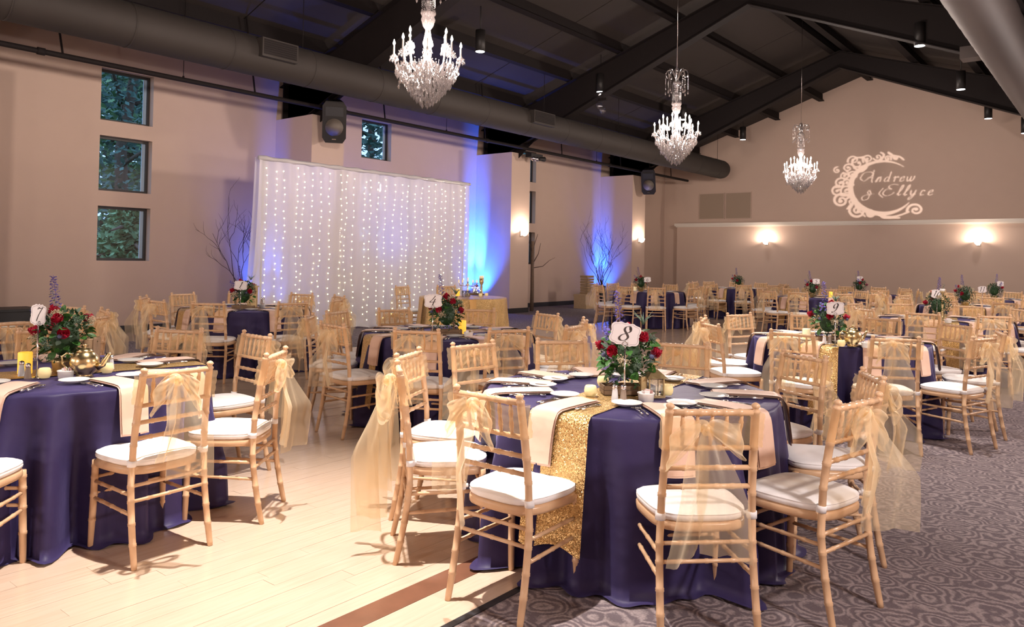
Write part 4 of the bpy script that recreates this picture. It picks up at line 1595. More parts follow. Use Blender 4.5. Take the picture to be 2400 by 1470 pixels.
def fill_b(seed, RX_, RZ_, n=520):
    q_ = random.Random(seed)
    b = B().ball((0, 0, RZ_ * .52), RX_ * .50, 12, 8, RZ_ / RX_ * .75)
    for k in range(n):
        a, e = q_.uniform(0, 6.28), math.asin(q_.uniform(-.85, 1))
        rr_ = q_.uniform(.62, .98)
        c = Vector((RX_ * rr_ * math.cos(a) * math.cos(e), RX_ * rr_ * math.sin(a) * math.cos(e), RZ_ * .5 + RZ_ * .62 * rr_ * math.sin(e)))
        d = (c - Vector((0, 0, RZ_ * .3))).normalized()
        t_ = (d + Vector((q_.uniform(-.8, .8), q_.uniform(-.8, .8), q_.uniform(-.5, .8)))).normalized()
        s = t_.cross(Vector((0, 0, 1)))
        s = s.normalized() if s.length > .1 else Vector((1, 0, 0))
        L_ = q_.uniform(.018, .036)
        b.quad(c, c + t_ * L_ * .5 + s * L_ * .28, c + t_ * L_, c + t_ * L_ * .5 - s * L_ * .28)
    return b


FM['fill'] = mesh('foliage', fill_b(1, .150, .27, 620), 'leaf_dark')
FM['fill_far'] = mesh('foliage', fill_b(2, .165, .26, 900), 'leaf_dark')


def aim(o, d, roll=0.0):
    # local +Y (leaf) along d
    q_ = Vector(d).to_track_quat('Y', 'Z')
    o.rotation_mode = 'XYZ'
    o.rotation_euler = (q_.to_matrix() @ Matrix.Rotation(roll, 3, 'Y')).to_euler()


def flowers(label, loc, rz, seed, near=True, box='tray', nleaf=80):
    q_ = random.Random(seed)
    t = thing('flower_arrangement', label, 'flowers', loc, rz, 'floral centrepieces')
    z0 = .05
    if box == 'tray':
        bx = obj('crate', B().b2((-.13, -.055, 0), (.13, .055, .012)), 'crate_wood', t, False)
        for y in (-.055, .055):
            for z in (.003, .026):
                obj('slat', B().b2((-.135, y - .004, z), (.135, y + .004, z + .020)), 'crate_wood', bx, False)
        for x in (-.132, .132):
            for z in (.003, .026):
                obj('slat', B().b2((x - .004, -.052, z), (x + .004, .052, z + .020)), 'crate_wood', bx, False)
    else:
        obj('pot', B().lathe([(.045, 0), (.055, .005), (.065, .06), (.068, .075), (.06, .075), (.055, .06)], 18), 'old_gold', t)
        z0 = .06
    f = stuff(link('foliage', FM['fill' if near else 'fill_far'], t, (0, 0, z0 - .01)))
    RX_, RZ_ = .150, .28

    def surf(a, e, k=1.0):
        return Vector((RX_ * k * math.cos(a) * math.cos(e), RX_ * k * math.sin(a) * math.cos(e), z0 + RZ_ * .5 + RZ_ * .6 * k * math.sin(e)))
    if near:
        for k in range(nleaf):
            a, e = k * 2.399, math.asin(-.75 + 1.7 * (k + .5) / nleaf if k < nleaf * .98 else .9)
            p = surf(a, e, q_.uniform(.66, .86))
            o = link('leaf', FM[('leaf', 'leaf', 'leaf_r', 'leaf_g')[k % 4]], t, p)
            d = Vector((math.cos(a) * math.cos(e), math.sin(a) * math.cos(e), math.sin(e) * .7 + q_.uniform(-.3, .3))) + Vector((q_.uniform(-.4, .4), q_.uniform(-.4, .4), 0))
            aim(o, d, q_.uniform(-.7, .7))
            s = q_.uniform(.75, 1.15)
            o.scale = (s, s, s)

    def put(key, name, a, e, k=1.0, st=False, sc=1.0):
        p = surf(a, e, k)
        o = link(name, FM[key], t, p)
        d = Vector((math.cos(a) * math.cos(e), math.sin(a) * math.cos(e), math.sin(e)))
        o.rotation_euler = d.to_track_quat('Z', 'Y').to_euler()
        o.scale = (sc, sc, sc)
        if st:
            stuff(o)
        return o
    # camera side is local -Y after rz
    for a, e in (((-2.3, .25), (-.75, .2), (-1.9, 1.1), (-1.2, .72), (1.2, .6), (2.6, .3)) if near else ((-2.2, .35), (-.8, .1), (-1.6, .9))):
        put('rose' if near else 'rose', 'carnation', a + q_.uniform(-.15, .15), e, .90, sc=1.1 if near else 1.15)
    for a, e, k in ((-1.95, .0, 1.0), (-1.5, -.1, .95), (-1.3, .9, .95), (.6, .6, .9)):
        put('wax' if e > -.05 else 'green_cl', 'waxflower' if e > -.05 else 'berry_sprig', a, e, k, True)
    put('green_cl', 'berry_sprig', -.4, .6, .95, True)
    put('thistle', 'thistle', -1.0, .1, 1.02)
    put('thistle', 'thistle', -2.7, .1, 1.0)
    o = link('delphinium', FM['delph'], t, (-.04, -.02, z0 + .23))
    o.rotation_euler = (0, -.12, 0)
    o = link('delphinium', FM['delph2'], t, (-.08, -.05, z0 + .20))
    o.rotation_euler = (.3, -.6, 0)
    if box != 'tray':
        o = link('eucalyptus_stem', FM['euc'], t, (-.05, .03, z0 + .20))
        o.rotation_euler = (.1, -.3, 0)
    else:
        o = link('air_plant', FM['airplant'], t, (.08, 0, z0 + .31))
    return t


CR = math.atan2(fw.y, fw.x) - PI / 2   # yaw that turns local -Y toward the camera


def vp(dx, dy, tno, z=TOPZ + .002):
    """offset in the camera's ground frame (right, away) from the centre of table tno"""
    cx, cy = CEN[tno]
    f2 = Vector((fw.x, fw.y)).normalized()
    return (cx + r2.x * dx + f2.x * dy, cy + r2.y * dx + f2.y * dy, z)


def at(px, py, z):
    """point of the horizontal plane z that the photograph shows at (px, py)"""
    d = fw + r2 * ((px - 1200) / F) - u2 * ((py - CY) / F)
    k = (z - CAMH) / d.z
    return (d.x * k, d.y * k, z)


def vt(px, py, key, name, lab, cat, grp, rz=0.0):
    o = link(name, TM[key], None, at(px, py, TOPZ + .003), rz)
    return tag(o, lab, cat, grp)


FT = TOPZ + .003
p = at(1470, 922, FT)
flowers('low flower arrangement in a wooden crate on table eight', p, CR + .1, 11)
flowers('flower arrangement in a bronze pot behind the brass teapot on table seven', at(150, 872, FT), CR - .2, 12, box='pot')
flowers('dense dark flower arrangement on table four', at(1046, 784, FT), CR + .2, 13, nleaf=50)
flowers('flower arrangement beside the mantel clock on table one', at(572, 724, FT), CR - .1, 14, nleaf=40)
flowers('bright flower arrangement beside the teapot on table nine', at(1940, 800, FT), CR + .3, 15, nleaf=55)
for tno, (px, py), lab in ((10, (2165, 752), 'flower arrangement behind the number ten card'), (11, (2262, 717), 'flower arrangement left of the number eleven card'),
                           (14, (2330, 702), 'farthest flower arrangement at the right, behind the number eleven card'), (6, (1502, 683), 'small far flower arrangement on the table before the far pillar'),
                           (5, (1730, 677), 'far dark flower arrangement under the left partition sconce'), (12, (1905, 697), 'flower arrangement on the far table left of table ten'),
                           (13, (2009, 690), 'dark flower arrangement on the farthest table left of table eleven')):
    cx, cy = CEN[tno]
    x, y, z = at(px, py, FT)
    v = Vector((x - cx, y - cy))
    if v.length > .45:
        v = v.normalized() * .2
    flowers(lab, (cx + v.x, cy + v.y, FT), CR + tno, 30 + tno, near=False, box='pot')
for tno, text, px, py, rz, lean, h, lab in (
        (8, '8', 1463, 941, .12, .20, .27, 'scalloped white card reading eight on a chrome stand'),
        (7, '7', 86, 886, 1.65, .12, .28, 'scalloped white card reading seven on a chrome stand'),
        (4, '4', 1013, 800, -.25, -.05, .27, 'scalloped white card reading four on a chrome stand'),
        (1, '1', 563, 727, .55, .08, .24, 'scalloped white card reading one beside the mantel clock'),
        (9, '9', 1957, 812, .05, -.03, .26, 'scalloped white card reading nine on a chrome stand'),
        (10, '10', 2150, 756, .1, .12, .27, 'scalloped white card reading ten'),
        (11, '11', 2302, 722, .1, -.08, .25, 'scalloped white card reading eleven'),
        (6, '6', 1517, 686, .1, -.08, .22, 'small white number card on the table before the far pillar'),
        (12, '5', 1919, 700, .1, .0, .27, 'small white number card right of the flowers left of table ten'),
        (13, '3', 2010, 693, .1, .0, .30, 'small white number card in front of the dark far flowers'),
        (14, '2', 2348, 704, .1, .0, .28, 'small white number card at the far right behind the eleven')):
    x, y, z = at(px, py, FT)
    cx, cy = CEN[tno]
    v = Vector((x - cx, y - cy))
    if v.length > .5 and tno > 9:
        v = v.normalized() * .3
    make_number(tno, text, lab, (cx + v.x, cy + v.y, FT), CR + rz, lean, h)

# shakers
def shaker(label, fill, loc, rz=0):
    t = thing('shaker', label, 'shaker', loc, rz, 'salt and pepper shakers')
    obj('glass_body', B().lathe([(.018, 0), (.019, .003), (.012, .062), (.011, .064)], 8), fill, t, False)
    obj('cap', B().lathe([(.013, .062), (.014, .066), (.013, .078), (.007, .084), (.001, .085)], 12), 'chrome', t)
    return t


for px, py, f, l in ((1441, 941, 'salt', 'salt shaker left of the number eight stand'), (1461, 942, 'pepper', 'pepper shaker in front of the number eight stand'),
                     (50, 882, 'salt', 'salt shaker in front of the yellow candle on table seven'), (65, 888, 'pepper', 'pepper shaker in front of the yellow candle on table seven'),
                     (250, 861, 'pepper', 'pepper shaker right of the teapot on table seven'), (260, 866, 'salt', 'salt shaker right of the teapot on table seven'),
                     (1932, 806, 'salt', 'salt shaker by the number nine stand'), (1944, 806, 'pepper', 'pepper shaker by the number nine stand'),
                     (613, 712, 'pepper', 'pepper shaker right of the clock on table one'), (618, 712, 'salt', 'salt shaker right of the clock on table one')):
    shaker('small glass ' + l, f, at(px, py, FT))
VG = 'votive candles'
for px, py, l in ((1384, 928, 'cream votive candle left of the crate on table eight'), (1413, 905, 'yellow votive candle behind the crate on table eight'),
                  (1563, 926, 'white votive candle right of the lantern on table eight'), (104, 886, 'cream votive candle left of the sugar bowl on table seven'),
                  (251, 874, 'cream votive candle right of the teapot on table seven'), (1972, 812, 'cream votive candle in front of table nine teapot'),
                  (1126, 695, 'lit votive candle on the sweetheart table'), (1140, 694, 'lit votive candle at the right end of the sweetheart table')):
    vt(px, py, 'votive', 'votive_candle', l, 'candle', VG)
vt(58, 876, 'pillar', 'pillar_candle', 'glowing yellow pillar candle on table seven', 'candle', 'pillar candles')
vt(1083, 782, 'pillar', 'pillar_candle', 'glowing yellow pillar candle on table four', 'candle', 'pillar candles')
vt(1890, 796, 'pillar2', 'pillar_candle', 'pale yellow pillar candle on table nine', 'candle', 'pillar candles')
o = vt(1934, 686, 'pillar', 'pillar_candle', 'yellow pillar candle on the far table left of table ten', 'candle', 'pillar candles')
o.location = (CEN[12][0] + .3, CEN[12][1] + .1, FT)
o = vt(1476, 683, 'pillar2', 'pillar_candle', 'pale pillar candle on the table before the far pillar', 'candle', 'pillar candles')
o.location = (CEN[6][0] - .2, CEN[6][1] - .3, FT)


def teapot(label, loc, rz):
    t = thing('teapot', label, 'teapot', loc, rz, 'brass teapots')
    t.scale = (1.12, 1.12, 1.12)
    obj('body', B().lathe([(.038, 0), (.042, .003), (.034, .012), (.040, .024), (.058, .045), (.066, .072), (.060, .100), (.042, .122), (.034, .126)], 28), 'brass', t)
    obj('lid', B().lathe([(.038, .124), (.034, .132), (.020, .140), (.006, .143), (.005, .148), (.010, .154), (.008, .160), (.001, .162)], 20), 'brass', t)
    obj('spout', B().tube([(.058, 0, .050), (.085, 0, .062), (.098, 0, .090), (.112, 0, .112), (.120, 0, .115)], [.018, .014, .010, .008, .007], 10), 'brass', t)
    obj('handle', B().tube([(-.055, 0, .108), (-.080, 0, .118), (-.102, 0, .100), (-.100, 0, .065), (-.080, 0, .042), (-.058, 0, .040)], .005, 8), 'brass', t)


teapot('brass teapot beside the sugar bowl on table seven', at(197, 884, FT), CR + .15)
teapot('brass teapot right of the flowers on table nine', at(1998, 812, FT), CR + .1)


def ramekin(label, loc):
    t = thing('sugar_bowl', label, 'bowl', loc, 0, 'white sugar bowls')
    obj('bowl', B().lathe([(.034, 0), (.037, .003), (.040, .036), (.043, .040), (.043, .044), (.039, .044), (.037, .010), (.001, .008)], 26), 'china', t)
    q_ = random.Random(len(label))
    for k in range(7):
        obj('sugar_packet', B().box((q_.uniform(-.018, .018), -.02 + k * .007, .036 + q_.uniform(0, .006)), (.028, .003, .036), q_.uniform(-.3, .3), q_.uniform(-.4, .4)), ('card', 'sugar_pink', 'card', 'kraft')[k % 4], t, False)


for px, py, l in ((154, 887, 'sugar bowl left of the teapot on table seven'), (1514, 941, 'sugar bowl right of the crate on table eight'), (1098, 790, 'sugar bowl beside the yellow candle on table four'),
                  (2031, 815, 'sugar bowl right of the teapot on table nine'), (614, 722, 'sugar bowl right of the clock on table one'), (2222, 757, 'sugar bowl on table ten')):
    ramekin('round white ' + l, at(px, py, FT))
# standing old book, lantern, clock, birds
t = thing('old_book', 'tall weathered old book standing right of the flowers on table seven', 'book', at(214, 872, FT), CR + .2)
obj('cover', B().b2((-.026, -.06, 0), (-.022, .06, .195)).b2((.022, -.06, 0), (.026, .06, .195)).b2((-.026, .056, 0), (.026, .06, .195)), 'crate_wood', t, False)
obj('pages', B().b2((-.022, -.056, .003), (.022, .056, .191)), 'kraft', t, False)
t = thing('lantern', 'small gold perforated lantern right of the flowers on table eight', 'lantern', at(1532, 930, FT), CR + .2)
obj('base', B().b2((-.045, -.045, 0), (.045, .045, .012)), 'old_gold', t, False)
obj('glass_body', B().b2((-.036, -.036, .012), (.036, .036, .10)), 'clear_glass', t, False)
for x in (-1, 1):
    for y in (-1, 1):
        obj('corner_post', B().b2((x * .038 - .003, y * .038 - .003, .012), (x * .038 + .003, y * .038 + .003, .104)), 'old_gold', t, False)
obj('roof', B().add([(-.055, -.055, .10), (.055, -.055, .10), (.055, .055, .10), (-.055, .055, .10), (-.012, -.012, .142), (.012, -.012, .142), (.012, .012, .142), (-.012, .012, .142)],
                    [(0, 1, 5, 4), (1, 2, 6, 5), (2, 3, 7, 6), (3, 0, 4, 7), (4, 5, 6, 7), (3, 2, 1, 0)]), 'old_gold', t, False)
obj('ring', B().tube([(.012 * math.cos(a * .5), 0, .154 + .012 * math.sin(a * .5)) for a in range(13)], .002, 5), 'old_gold', t)
obj('perforated_side', B().b2((-.075, -.02, .0), (-.045, .02, .105)), 'old_gold', t, False)
t = thing('mantel_clock', 'small gilded standing clock with round white dial on table one', 'clock', at(591, 724, FT), CR + .05)
obj('case', B().b2((-.055, -.035, .0), (.055, .035, .27)), 'old_gold', t, False)
obj('plinth', B().b2((-.075, -.05, -.002), (.075, .05, .02)), 'crate_wood', t, False)
obj('cornice', B().b2((-.068, -.045, .27), (.068, .045, .288)), 'old_gold', t, False)
dl = obj('dial', B().lathe([(.043, 0), (.043, .004)], 24).xf(Matrix.Translation((0, -.036, .215)) @ Matrix.Rotation(PI / 2, 4, 'X')), 'clock_face', t)
obj('hand', B().box((.006, -.0415, .223), (.003, .001, .03), 0).box((-.008, -.0415, .219), (.02, .001, .003)), 'ink', dl, False)
for k, (px, py) in enumerate(((987, 788), (975, 786))):
    t = thing('bird_figurine', '%s small brown bird figurine left of the flowers on table four' % ('right' if k == 0 else 'left'), 'figurine', at(px, py, FT), k * 1.2, 'bird figurines')
    obj('body', B().ball((0, 0, .03), .022, 10, 6, 1.2), 'crate_wood', t)
    obj('head', B().ball((.018, 0, .058), .012, 8, 5).tube([(.028, 0, .058), (.042, 0, .056)], [.004, .001], 5), 'crate_wood', t)
    obj('wing', B().add([(-.01, .02, .035), (-.05, .03, .075), (-.03, .022, .02), (-.01, -.02, .035), (-.05, -.03, .075), (-.03, -.022, .02)], [(0, 1, 2), (3, 5, 4)]), 'crate_wood', t, False)
t = thing('taper_candle', 'tall thin dark candle stick right of the flowers on table four', 'candle', at(1063, 776, FT))
obj('stick', B().lathe([(.03, 0), (.03, .008), (.011, .014), (.011, .30), (.004, .31)], 12), 'crate_wood', t)
cdl = thing('candle_holder', 'tall turned candle holder right of the flowers on table ten', 'candle holder', at(2208, 762, FT))
cdl.location = (CEN[10][0] + .02, CEN[10][1] - .25, FT)
obj('stem', B().lathe([(.05, 0), (.05, .01), (.02, .02), (.012, .06), (.022, .09), (.012, .12), (.018, .2), (.012, .24), (.03, .26), (.01, .28), (.012, .34), (.035, .36), (.035, .368)], 14), 'old_gold', cdl)
obj('cup', B().lathe([(.028, .368), (.03, .40), (.026, .40)], 12), 'white', cdl)

# ------------------------------------------------------------------ sweetheart table
SX, SY = -9.15, 9.95
t = thing('sweetheart_table', 'small round table under a gold sequin cloth by the lit curtain', 'table', (SX, SY, 0))
obj('tablecloth', cloth_b(8, .765, .05, .0), 'sequin', t)
for k, a in enumerate((-1.25, -.62, -1.9)):
    def f(u, v, a=a):
        rr_ = .79 + .06 * u
        aa = a + (v - .5) * .14 * (1 - .2 * u)
        return ((rr_ + .012) * math.cos(aa), (rr_ + .012) * math.sin(aa), TOPZ - .01 - .55 * u)
    o = obj('napkin', B().grid(f, 12, 5), 'satin_gold', None, True, (SX, SY, 0))
    tag(o, 'gold satin napkin hanging at the %s of the gold sweetheart table' % ('middle', 'right', 'left')[k], 'napkin', 'gold napkins')
t = thing('candelabra', 'five-armed silver candelabra with white candles on the sweetheart table', 'candelabra', at(1096, 694, FT))
obj('stem', B().lathe([(.05, 0), (.05, .01), (.015, .03), (.02, .1), (.01, .14), (.018, .2), (.01, .26)], 12), 'brass', t)
for k in range(4):
    a = k * PI / 4 - .4
    s = (-1, 1)[k % 2]
    r_ = (.16, .16, .09, .09)[k]
    sgn = (-1, 1, -1, 1)[k]
    cr, sr = r2.x, r2.y
    dx, dy = sgn * r_ * cr, sgn * r_ * sr
    obj('arm', B().tube([(0, 0, .22), (dx * .4, dy * .4, .17), (dx * .9, dy * .9, .19), (dx, dy, .24)], .006, 6), 'brass', t)
    obj('candle', B().lathe([(.014, .24), (.016, .25), (.012, .25), (.012, .29)], 10, (dx, dy, 0)), 'candle_pale', t)
obj('candle', B().lathe([(.016, .26), (.012, .27), (.012, .33)], 10), 'candle_pale', t)
t = thing('pillar_stand', 'tall gilded candle pillar at the right of the sweetheart table', 'candle holder', at(1128, 691, FT))
obj('stand', B().lathe([(.05, 0), (.05, .02), (.025, .04), (.02, .18), (.04, .22), (.045, .3)], 14), 'old_gold', t)
obj('candle', B().lathe([(.042, .3), (.042, .35), (.03, .352)], 14), 'candle_pale', t)
t = thing('rose_cloche', 'glass dome with one red rose and tiny lights on the sweetheart table', 'ornament', at(1117, 692, FT))
obj('dome', B().lathe([(.07, .03), (.07, .16), (.055, .21), (.02, .235), (.001, .24)], 16), 'clear_glass', t)
obj('crate_base', B().b2((-.13, -.06, 0), (.13, .06, .03)), 'crate_wood', t, False)
link('rose', FM['rose'], t, (0, 0, .15))
obj('stem', B().tube([(0, 0, .03), (0, 0, .15)], .003, 5), 'leaf', t)
bb = B()
q = random.Random(3)
for k in range(16):
    bb.ball((q.uniform(-.12, .10), q.uniform(-.07, .07), q.uniform(.04, .15)), .009, 6, 4)
stuff(obj('tiny_lights', bb, 'bulb_fairy', t))
for px, l in ((1067, 'left'), (1074, 'middle'), (1081, 'right')):
    o = link('drinking_glass', mesh('drinking_glass', B().lathe([(.02, 0), (.024, .002), (.028, .11), (.025, .11), (.021, .006)], 14), 'clear_glass'), None, at(px + 18, 696, FT))
    tag(o, '%s of three clear glasses on the sweetheart table' % l, 'glass', 'glasses on the sweetheart table')
o = link('pillar_candle', TM['pillar'], None, at(1073, 694, FT))
tag(o, 'yellow candle left of the glasses on the sweetheart table', 'candle', 'pillar candles')

# ------------------------------------------------------------------ corner decor
def twigs(label, loc, seed, n, h, spread, vase=True):
    q_ = random.Random(seed)
    t = thing('branch_arrangement', label, 'branches', loc, 0, 'bare branch arrangements')
    z0 = .55 if vase else .02
    if vase:
        obj('vase', B().lathe([(.10, 0), (.12, .01), (.15, .35), (.11, .52), (.14, .62), (.12, .62), (.09, .5)], 18), 'black', t)
    for k in range(n):
        b = B()
        a = q_.uniform(0, 6.28)

        def grow(p, d, L_, r, depth):
            pts, rs = [p], [r]
            seg = 7
            for i in range(seg):
                d = (d + Vector((q_.uniform(-.35, .35), q_.uniform(-.35, .35), q_.uniform(-.12, .2)))).normalized()
                p = p + d * L_ / seg
                pts.append(p)
                rs.append(r * (1 - .8 * (i + 1) / seg) + .001)
                if depth < 2 and i > 1 and q_.random() < .55:
                    grow(p, (d + Vector((q_.uniform(-.8, .8), q_.uniform(-.8, .8), .3))).normalized(), L_ * .45, r * .5, depth + 1)
            b.tube(pts, rs, 5)
        grow(Vector((0, 0, z0)), Vector((math.cos(a) * spread, math.sin(a) * spread, 1)).normalized(), h * q_.uniform(.75, 1), .009, 0)
        b.v = [(max(x, -13.95 - loc[0] + .0), y, z) for x, y, z in b.v]
        obj('branch', b, 'twig', t)


twigs('bare branches in a black vase by the far pillar', (-13.35, 21.15, 0), 4, 14, 1.75, .35)
twigs('bare curly branches behind the left edge of the lit curtain', (-13.3, 8.15, 0), 6, 6, 1.75, .22)
t = thing('burlap_post', 'tall rough brown post with bare twigs beside the middle pillar', 'post', (-12.95, 16.9, 0))
obj('post', B().tube([(0, 0, 0), (.01, 0, .6), (-.01, .01, 1.2), (0, 0, 1.95)], [.055, .05, .045, .04], 10), 'bark', t)
for k, (pts) in enumerate(([(0, 0, 1.2), (.1, .35, 1.25), (.15, .6, 1.42), (.2, .8, 1.5)], [(0, 0, 1.7), (0, .12, 1.95), (.02, .2, 2.15)], [(0, 0, 1.6), (-.05, -.1, 1.9), (.0, -.12, 2.2)], [(0, 0, 1.3), (.05, .2, 1.6), (.05, .3, 1.9)])):
    obj('twig', B().tube(pts, [.016, .01, .006, .003][:len(pts)], 6), 'twig', t)
for k in range(7):
    t = thing('wicker_crate', 'flat brown wicker crate, %s of the stack by the left wall' % ('lowest', 'second from bottom', 'third from bottom', 'middle', 'third from top', 'second from top', 'topmost')[k], 'crate', (-12.72 + .01 * (k % 2), 19.32, .42 + k * .082), (k % 3 - 1) * .04, 'stacked wicker crates')
    obj('tray', B().b2((-.13, -.17, 0), (.13, .17, .07)), 'kraft', t, False)
    for z in (.012, .04):
        obj('band', B().b2((-.135, -.175, z), (.135, .175, z + .014)), 'crate_wood', t, False)
t = thing('cardboard_box', 'plain brown box under the wicker crates by the left wall', 'box', (-12.7, 19.25, 0))
obj('body', B().b2((-.22, -.32, 0), (.22, .32, .41)), 'kraft', t, False)
obj('lid', B().b2((-.23, -.33, .36), (.23, .33, .42)), 'kraft', t, False)
t = thing('low_cabinet', 'low black cabinet against the left wall at the picture edge', 'cabinet', (-13.6, 3.95, 0))
obj('body', B().b2((-.3, -.2, 0), (.3, .72, .50)), 'black', t, False)
obj('top', B().b2((-.32, -.22, .50), (.32, .74, .54)), 'black', t, False)

# ------------------------------------------------------------------ monogram projector: a lamp shining through a cut-out plate
def gobo_mask():
    NX, NY = 480, 360
    x0, x1, y0, y1 = -1.95, 2.05, -1.30, 1.45     # picture units: circle radius 1
    M = np.zeros((NY, NX), bool)
    X, Y = np.meshgrid(np.linspace(x0, x1, NX), np.linspace(y1, y0, NY))

    def stamp(x, y, r):
        i0 = max(0, int((x - r - x0) / (x1 - x0) * (NX - 1))); i1 = min(NX, int((x + r - x0) / (x1 - x0) * (NX - 1)) + 2)
        j0 = max(0, int((y1 - y - r) / (y1 - y0) * (NY - 1))); j1 = min(NY, int((y1 - y + r) / (y1 - y0) * (NY - 1)) + 2)
        if i1 > i0 and j1 > j0:
            M[j0:j1, i0:i1] |= (X[j0:j1, i0:i1] - x) ** 2 + (Y[j0:j1, i0:i1] - y) ** 2 < r * r

    def stroke(pts, w0, w1=None, n=14):
        w1 = w0 if w1 is None else w1
        c = catmull(pts, n)
        for k, p_ in enumerate(c):
            stamp(p_[0], p_[1], w0 + (w1 - w0) * k / len(c))

    def pen(pts, w):
        c = catmull(pts, 12)
        for k in range(len(c)):
            d = c[min(k + 1, len(c) - 1)] - c[max(k - 1, 0)]
            a = math.atan2(d[1], d[0])
            stamp(c[k][0], c[k][1], w * (.35 + .65 * abs(math.sin(a - .3))))

    def spiral(cx, cy, r, a0, turns, dirn, w):
        for k in range(130):
            t = k / 130
            rr_ = r * (1 - .86 * t)
            a = math.radians(a0) + dirn * turns * 2 * PI * t
            stamp(cx + rr_ * math.cos(a), cy + rr_ * math.sin(a), w * (1 - .35 * t))
        stamp(cx + r * .14 * math.cos(a), cy + r * .14 * math.sin(a), w * 1.5)
    # crescent, thick at lower left
    for k in range(500):
        a = math.radians(52 + k / 500 * (322 - 52))
        th = .015 + .075 * math.sin(PI * k / 500) ** 1.2 + .03 * (k > 250) * math.sin(PI * (k - 250) / 250)
        stamp((1 + th) * math.cos(a) * 1.0, (1 + th) * math.sin(a), th)
    for cx, cy, r, a0, tn, dr, w in ((-.85, .98, .34, -60, 1.3, 1, .042), (-.52, 1.15, .19, 220, 1.2, -1, .034), (-.20, 1.22, .15, 200, 1.1, 1, .03), (-1.0, 1.12, .2, 200, 1.2, -1, .034),
                                     (-1.18, .80, .2, 0, 1.3, 1, .035), (-1.32, .50, .19, 60, 1.3, -1, .035), (-1.05, .52, .17, -30, 1.2, 1, .035), (-1.42, .18, .22, 60, 1.3, 1, .038), (-1.2, .2, .16, 200, 1.2, -1, .034),
                                     (-1.52, -.16, .24, 80, 1.2, 1, .04), (-1.22, -.12, .2, 190, 1.3, -1, .036), (-1.40, -.55, .30, 45, 1.5, 1, .052), (-1.05, -.58, .2, 160, 1.3, -1, .04),
                                     (-.85, -.98, .29, 130, 1.6, 1, .05), (-.40, -1.10, .16, 90, 1.2, 1, .045), (1.0, -.92, .26, 200, 1.4, -1, .045), (.35, 1.15, .13, 200, 1.1, -1, .035), (.12, 1.14, .12, 20, 1.1, 1, .03), (-.72, .72, .16, 20, 1.2, 1, .03), (-1.55, .72, .14, 90, 1.1, 1, .03)):
        spiral(cx, cy, r, a0, tn, dr, w)
    for pts in ([(-.98, .35), (-1.15, .5), (-1.35, .62)], [(-1.0, .1), (-1.2, .05), (-1.6, .0)], [(-1.02, -.2), (-1.25, -.35), (-1.5, -.3)], [(-.9, -.5), (-1.1, -.75), (-1.2, -.9)], [(-.75, -.75), (-.9, -.8), (-.6, -1.2)],
                [(-.8, .65), (-.95, .8), (-1.05, 1.0)], [(-.5, .92), (-.6, 1.1), (-.7, 1.25)], [(-.1, 1.1), (.0, 1.3), (-.1, 1.4)], [(.15, 1.38), (.3, 1.25), (.5, 1.2), (.62, 1.08)], [(-.2, -1.12), (.1, -1.2), (.4, -1.18), (.8, -1.0)], [(-.1, -1.16), (.05, -1.25), (.5, -1.24)]):
        stroke(pts, .045, .03)

    def T(letter, ox, oy, s, sl=.32):
        for st in letter:
            pen([(ox + (px + sl * py) * s, oy + py * s) for px, py in st], .021)
    G = {
        'A': [[(-.25, .15), (-.5, .4), (-.35, .95), (.15, 1.05), (.45, .8), (.2, .35), (-.1, .05)], [(.42, 1.2), (.5, .7), (.55, .2), (.65, -.05)], [(.1, .45), (.5, .45)]],
        'n': [[(0, .0), (.12, .48), (.1, .0)], [(.1, .2), (.28, .5), (.36, .3), (.36, .05), (.48, .06)]],
        'd': [[(.36, .42), (.14, .44), (.04, .16), (.16, .0), (.34, .14), (.38, .45)], [(.34, 1.0), (.38, .4), (.38, .05), (.52, .06)]],
        'r': [[(0, .38), (.12, .5), (.14, .0)], [(.14, .34), (.3, .5), (.38, .42)]],
        'e': [[(.02, .2), (.28, .34), (.24, .5), (.06, .38), (.06, .08), (.22, .0), (.38, .12)]],
        'w': [[(.0, .44), (.08, .1), (.16, .0), (.28, .2), (.3, .46), (.32, .1), (.42, .0), (.56, .2), (.56, .5)]],
        '&': [[(.62, .55), (.4, .9), (.3, .7), (.5, .5), (.2, .45), (.0, .2), (.2, -.05), (.5, .1), (.55, .45), (.85, .6)]],
        'E': [[(.95, 1.05), (.5, 1.1), (.25, .85), (.55, .62)], [(.55, .62), (.15, .6), (.0, .2), (.3, -.05), (.7, .08), (.85, .3)], [(-.15, .7), (-.3, .2), (.1, -.2)]],
        'l': [[(.0, .1), (.22, .6), (.24, 1.0), (.12, .9), (.08, .3), (.14, .0), (.3, .1)]],
        'y': [[(.0, .46), (.06, .1), (.2, .04), (.34, .3), (.36, .48)], [(.36, .45), (.3, -.1), (.12, -.42), (.0, -.3), (.2, -.05), (.45, .1)]],
        'c': [[(.3, .42), (.14, .48), (.04, .2), (.14, .0), (.34, .1)]],
    }
    x = -.62
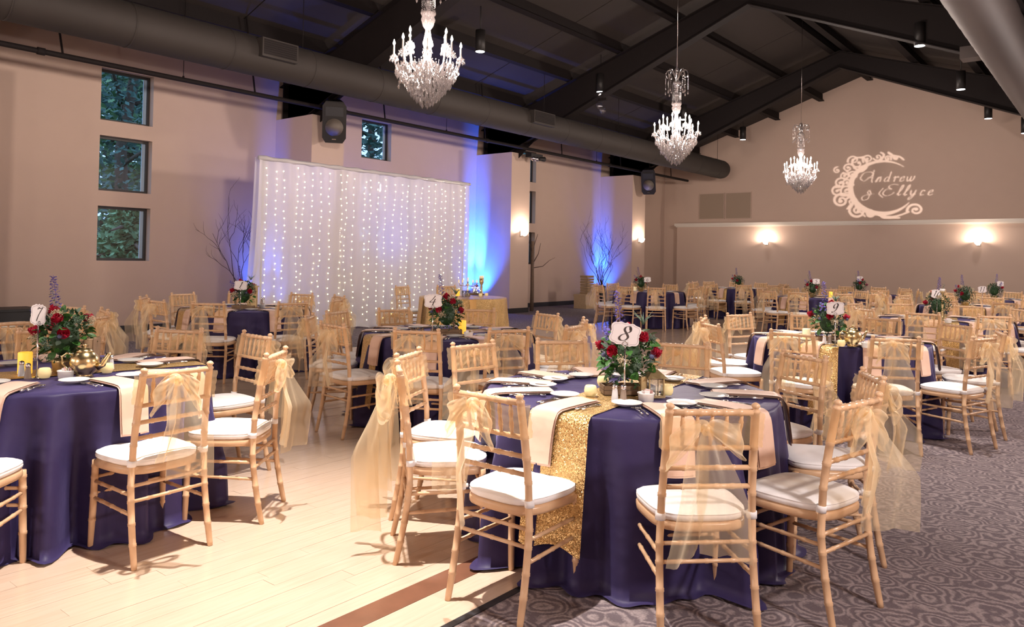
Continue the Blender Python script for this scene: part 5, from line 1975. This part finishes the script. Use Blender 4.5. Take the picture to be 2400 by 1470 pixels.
    for c, w in zip('Andrew', (.92, .68, .74, .56, .56, .75)):
        T(G[c], x, .22, .38)
        x += w * .38
    T(G['&'], -.74, -.52, .42)
    x = -.05
    for c, w in zip('Ellyce', (1.15, .5, .5, .75, .6, .5)):
        T(G[c], x, -.34, .40)
        x += w * .40
    return M, (x0, x1, y0, y1)


M, (gx0, gx1, gy0, gy1) = gobo_mask()
PL = Vector((0.45, 10.0, 2.4))
TC = Vector((-6.18, YB, 3.98))        # wall point for the circle centre
RXW, RZW = .93, .80                   # half width / height of the circle on the wall
fac = 0.030                           # plate this fraction of the way to the wall
b = B()
NY_, NX_ = M.shape


def gp(i, j):
    x = gx0 + (gx1 - gx0) * i / NX_
    y = gy1 - (gy1 - gy0) * j / NY_
    wpt = Vector((TC.x + x * RXW, YB, TC.z + y * RZW - .03 * x))
    return PL + (wpt - PL) * fac


for j in range(NY_):
    i = 0
    while i < NX_:
        if M[j, i]:
            i += 1
            continue
        k = i
        while k < NX_ and not M[j, k]:
            k += 1
        b.quad(gp(i, j), gp(k, j), gp(k, j + 1), gp(i, j + 1))
        i = k
for (i0, i1, j0, j1) in ((-350, 0, -350, NY_ + 350), (NX_, NX_ + 350, -350, NY_ + 350), (0, NX_, -350, 0), (0, NX_, NY_, NY_ + 350)):
    b.quad(gp(i0, j0), gp(i1, j0), gp(i1, j1), gp(i0, j1))
pt_ = thing('monogram_projector', 'black projector on a tripod out of frame that throws the monogram', 'projector', (0, 0, 0))
obj('stencil_plate', b, 'black', pt_, False)
dirp = (TC - PL).normalized()
mm = Matrix.Translation(PL) @ dirp.to_track_quat('-Z', 'Y').to_matrix().to_4x4()
obj('housing', B().b2((-.12, -.1, .03), (.12, .1, .4)).xf(mm), 'black_plastic', pt_, False)
obj('tripod', B().tube([(PL.x, PL.y - .2, 0), (PL.x + .05, PL.y - .15, PL.z - .1)], .02, 8), 'steel', pt_)
gl = lamp('projector_lamp', 'SPOT', PL, 17000, (1.0, 0.90, 0.82), .0007, TC, .265, .1)
